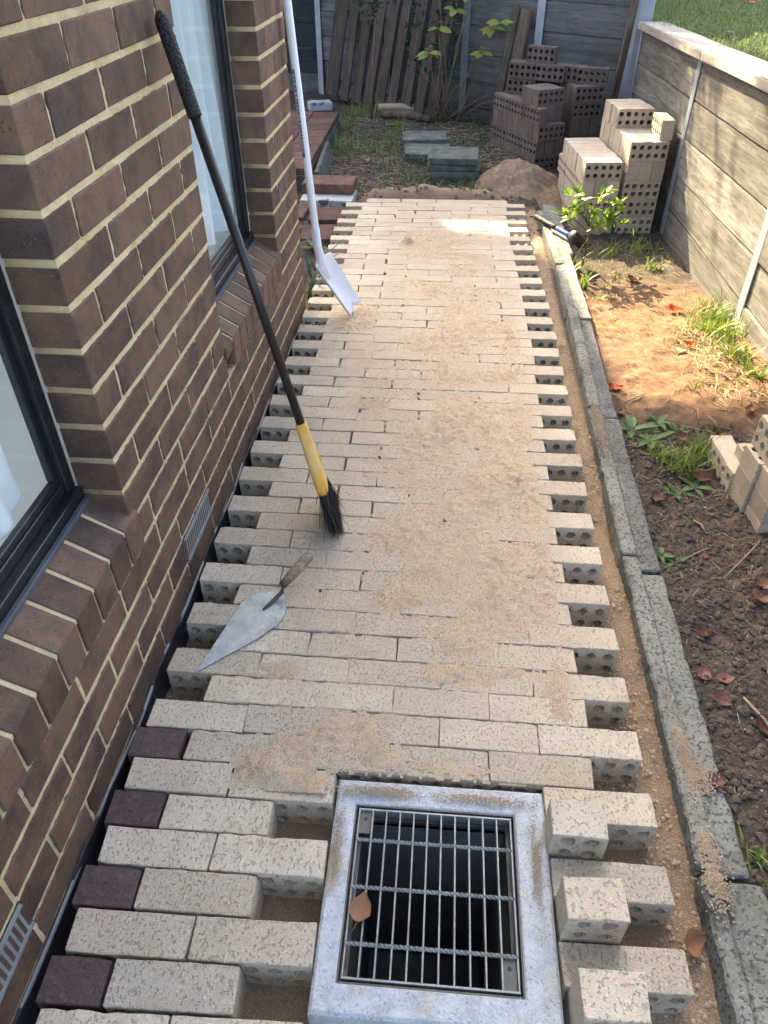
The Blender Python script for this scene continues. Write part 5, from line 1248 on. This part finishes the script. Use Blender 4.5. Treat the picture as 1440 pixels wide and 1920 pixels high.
tag(tube('bark_strip', [(.02, 6.42, .0), (.25, 6.36, .012), (.48, 6.22, .0)], [.03, .04, .025], M_oldwood, None, 8), 'rotten log piece lying under the pallet', 'log')
tag(tube('bark_strip', [(-.02, 6.62, .02), (.2, 6.58, .03), (.36, 6.50, .01)], [.03, .035, .02], M_twig, None, 8), 'paler split log behind the rotten one', 'log')
slab('white_rock', 'pale blue-white lump of rubble below the dark fence', -.60, 6.75, -.03, .22, .14, .07, .3, M_whiteblk, 'rubble', None, 71)

# ------------------------------------------------------------------ what shades the yard: an added, unseen screen cut to the sun patches, and a tree beside it
nb = empty('shade_screen', (-2, 10.2, 0)); tag(nb, 'unseen screen beyond the back fence, added to shade the yard', 'house')  # made-up light blocker, never in view
def xz_prism(name, poly, y0, y1, mat):
    n = len(poly); V = [(x+2, y0-10.2, z) for x, z in poly]+[(x+2, y1-10.2, z) for x, z in poly]
    bm = bmesh.new(); a = [bm.verts.new(v) for v in V]
    bm.faces.new(a[:n]); bm.faces.new(a[n:][::-1])
    for i in range(n): bm.faces.new([a[(i+1) % n], a[i], a[n+i], a[n+(i+1) % n]])
    bmesh.ops.triangulate(bm, faces=[f for f in bm.faces if len(f.verts) > 4])
    return inst(name, bm_mesh(name, bm, mat), nb)
DXR = -SUN.x/SUN.y; DZR = SUN.z/SUN.y
def pm(gx, gy, Y=10.0): return (gx-DXR*(Y-gy), -.03+DZR*(Y-gy))
A1 = pm(.56, 3.43); A2 = pm(.72, 3.13); A3 = pm(1.19, 3.12); A4 = pm(1.30, 2.52); A5 = pm(1.385, 2.45); A6 = pm(1.39, 1.45); A7 = pm(1.92, 1.36); A8 = pm(2.9, 1.22); ZL = pm(1, 3.43)[1]  # opening traced back along the sun from the lit ground
xz_prism('screen_base', [(-9, 0), (3.2, 0), (3.2, ZL), (-9, ZL)], 10.0, 10.15, M_screen)
xz_prism('screen_left', [(-9, ZL+.001), A1, A2, (A2[0], 8.2), (-9, 8.2)], 10.0, 10.15, M_screen)
xz_prism('screen_step', [(A2[0]-.3, A2[1]), A2, A3, A4, A6, (A6[0]-.1, A6[1])], 10.02, 10.13, M_screen)
xz_prism('screen_header', [A6, (.55, A6[1]+.16), (.55, 8.2), (A6[0], 8.2)], 10.03, 10.12, M_screen)
xz_prism('screen_right', [(.551, ZL+.001), (3.2, ZL+.001), (3.2, 8.2), (.551, 8.2)], 10.0, 10.15, M_screen)
tree = empty('shade_tree', (.3, 8.9, .8)); tag(tree, 'gum tree beyond the back fence whose leaves dapple the wall', 'tree')
tube('trunk', [(0, 0, -.9), (.05, 0, 1.5), (-.05, 0, 3.2), (.0, 0, 5.2)], [.14, .12, .09, .04], M_stem, tree, 10)
r = random.Random(60); G = Geo(); SG = Geo()
for k in range(17):
    c = Vector((r.uniform(-.62, .75), r.uniform(-.4, .5), r.uniform(2.9, 4.9))); s0_ = Vector((0, 0, r.uniform(2.2, 4.2))); SG.add(*tube_geo([s0_, s0_.lerp(c, .5)+Vector((0, 0, .15)), c], [.03, .02, .008], 6))
    for q in range(46): G.add(*leaf_geo(c+rv(r)*r.uniform(.05, .36), rv(r)+Vector((0, 0, -.8)), rv(r), r.uniform(.09, .16), r.uniform(.025, .04)))
SG.obj('limbs', M_stem, tree, True); G.obj('crown', M_leafg, tree)
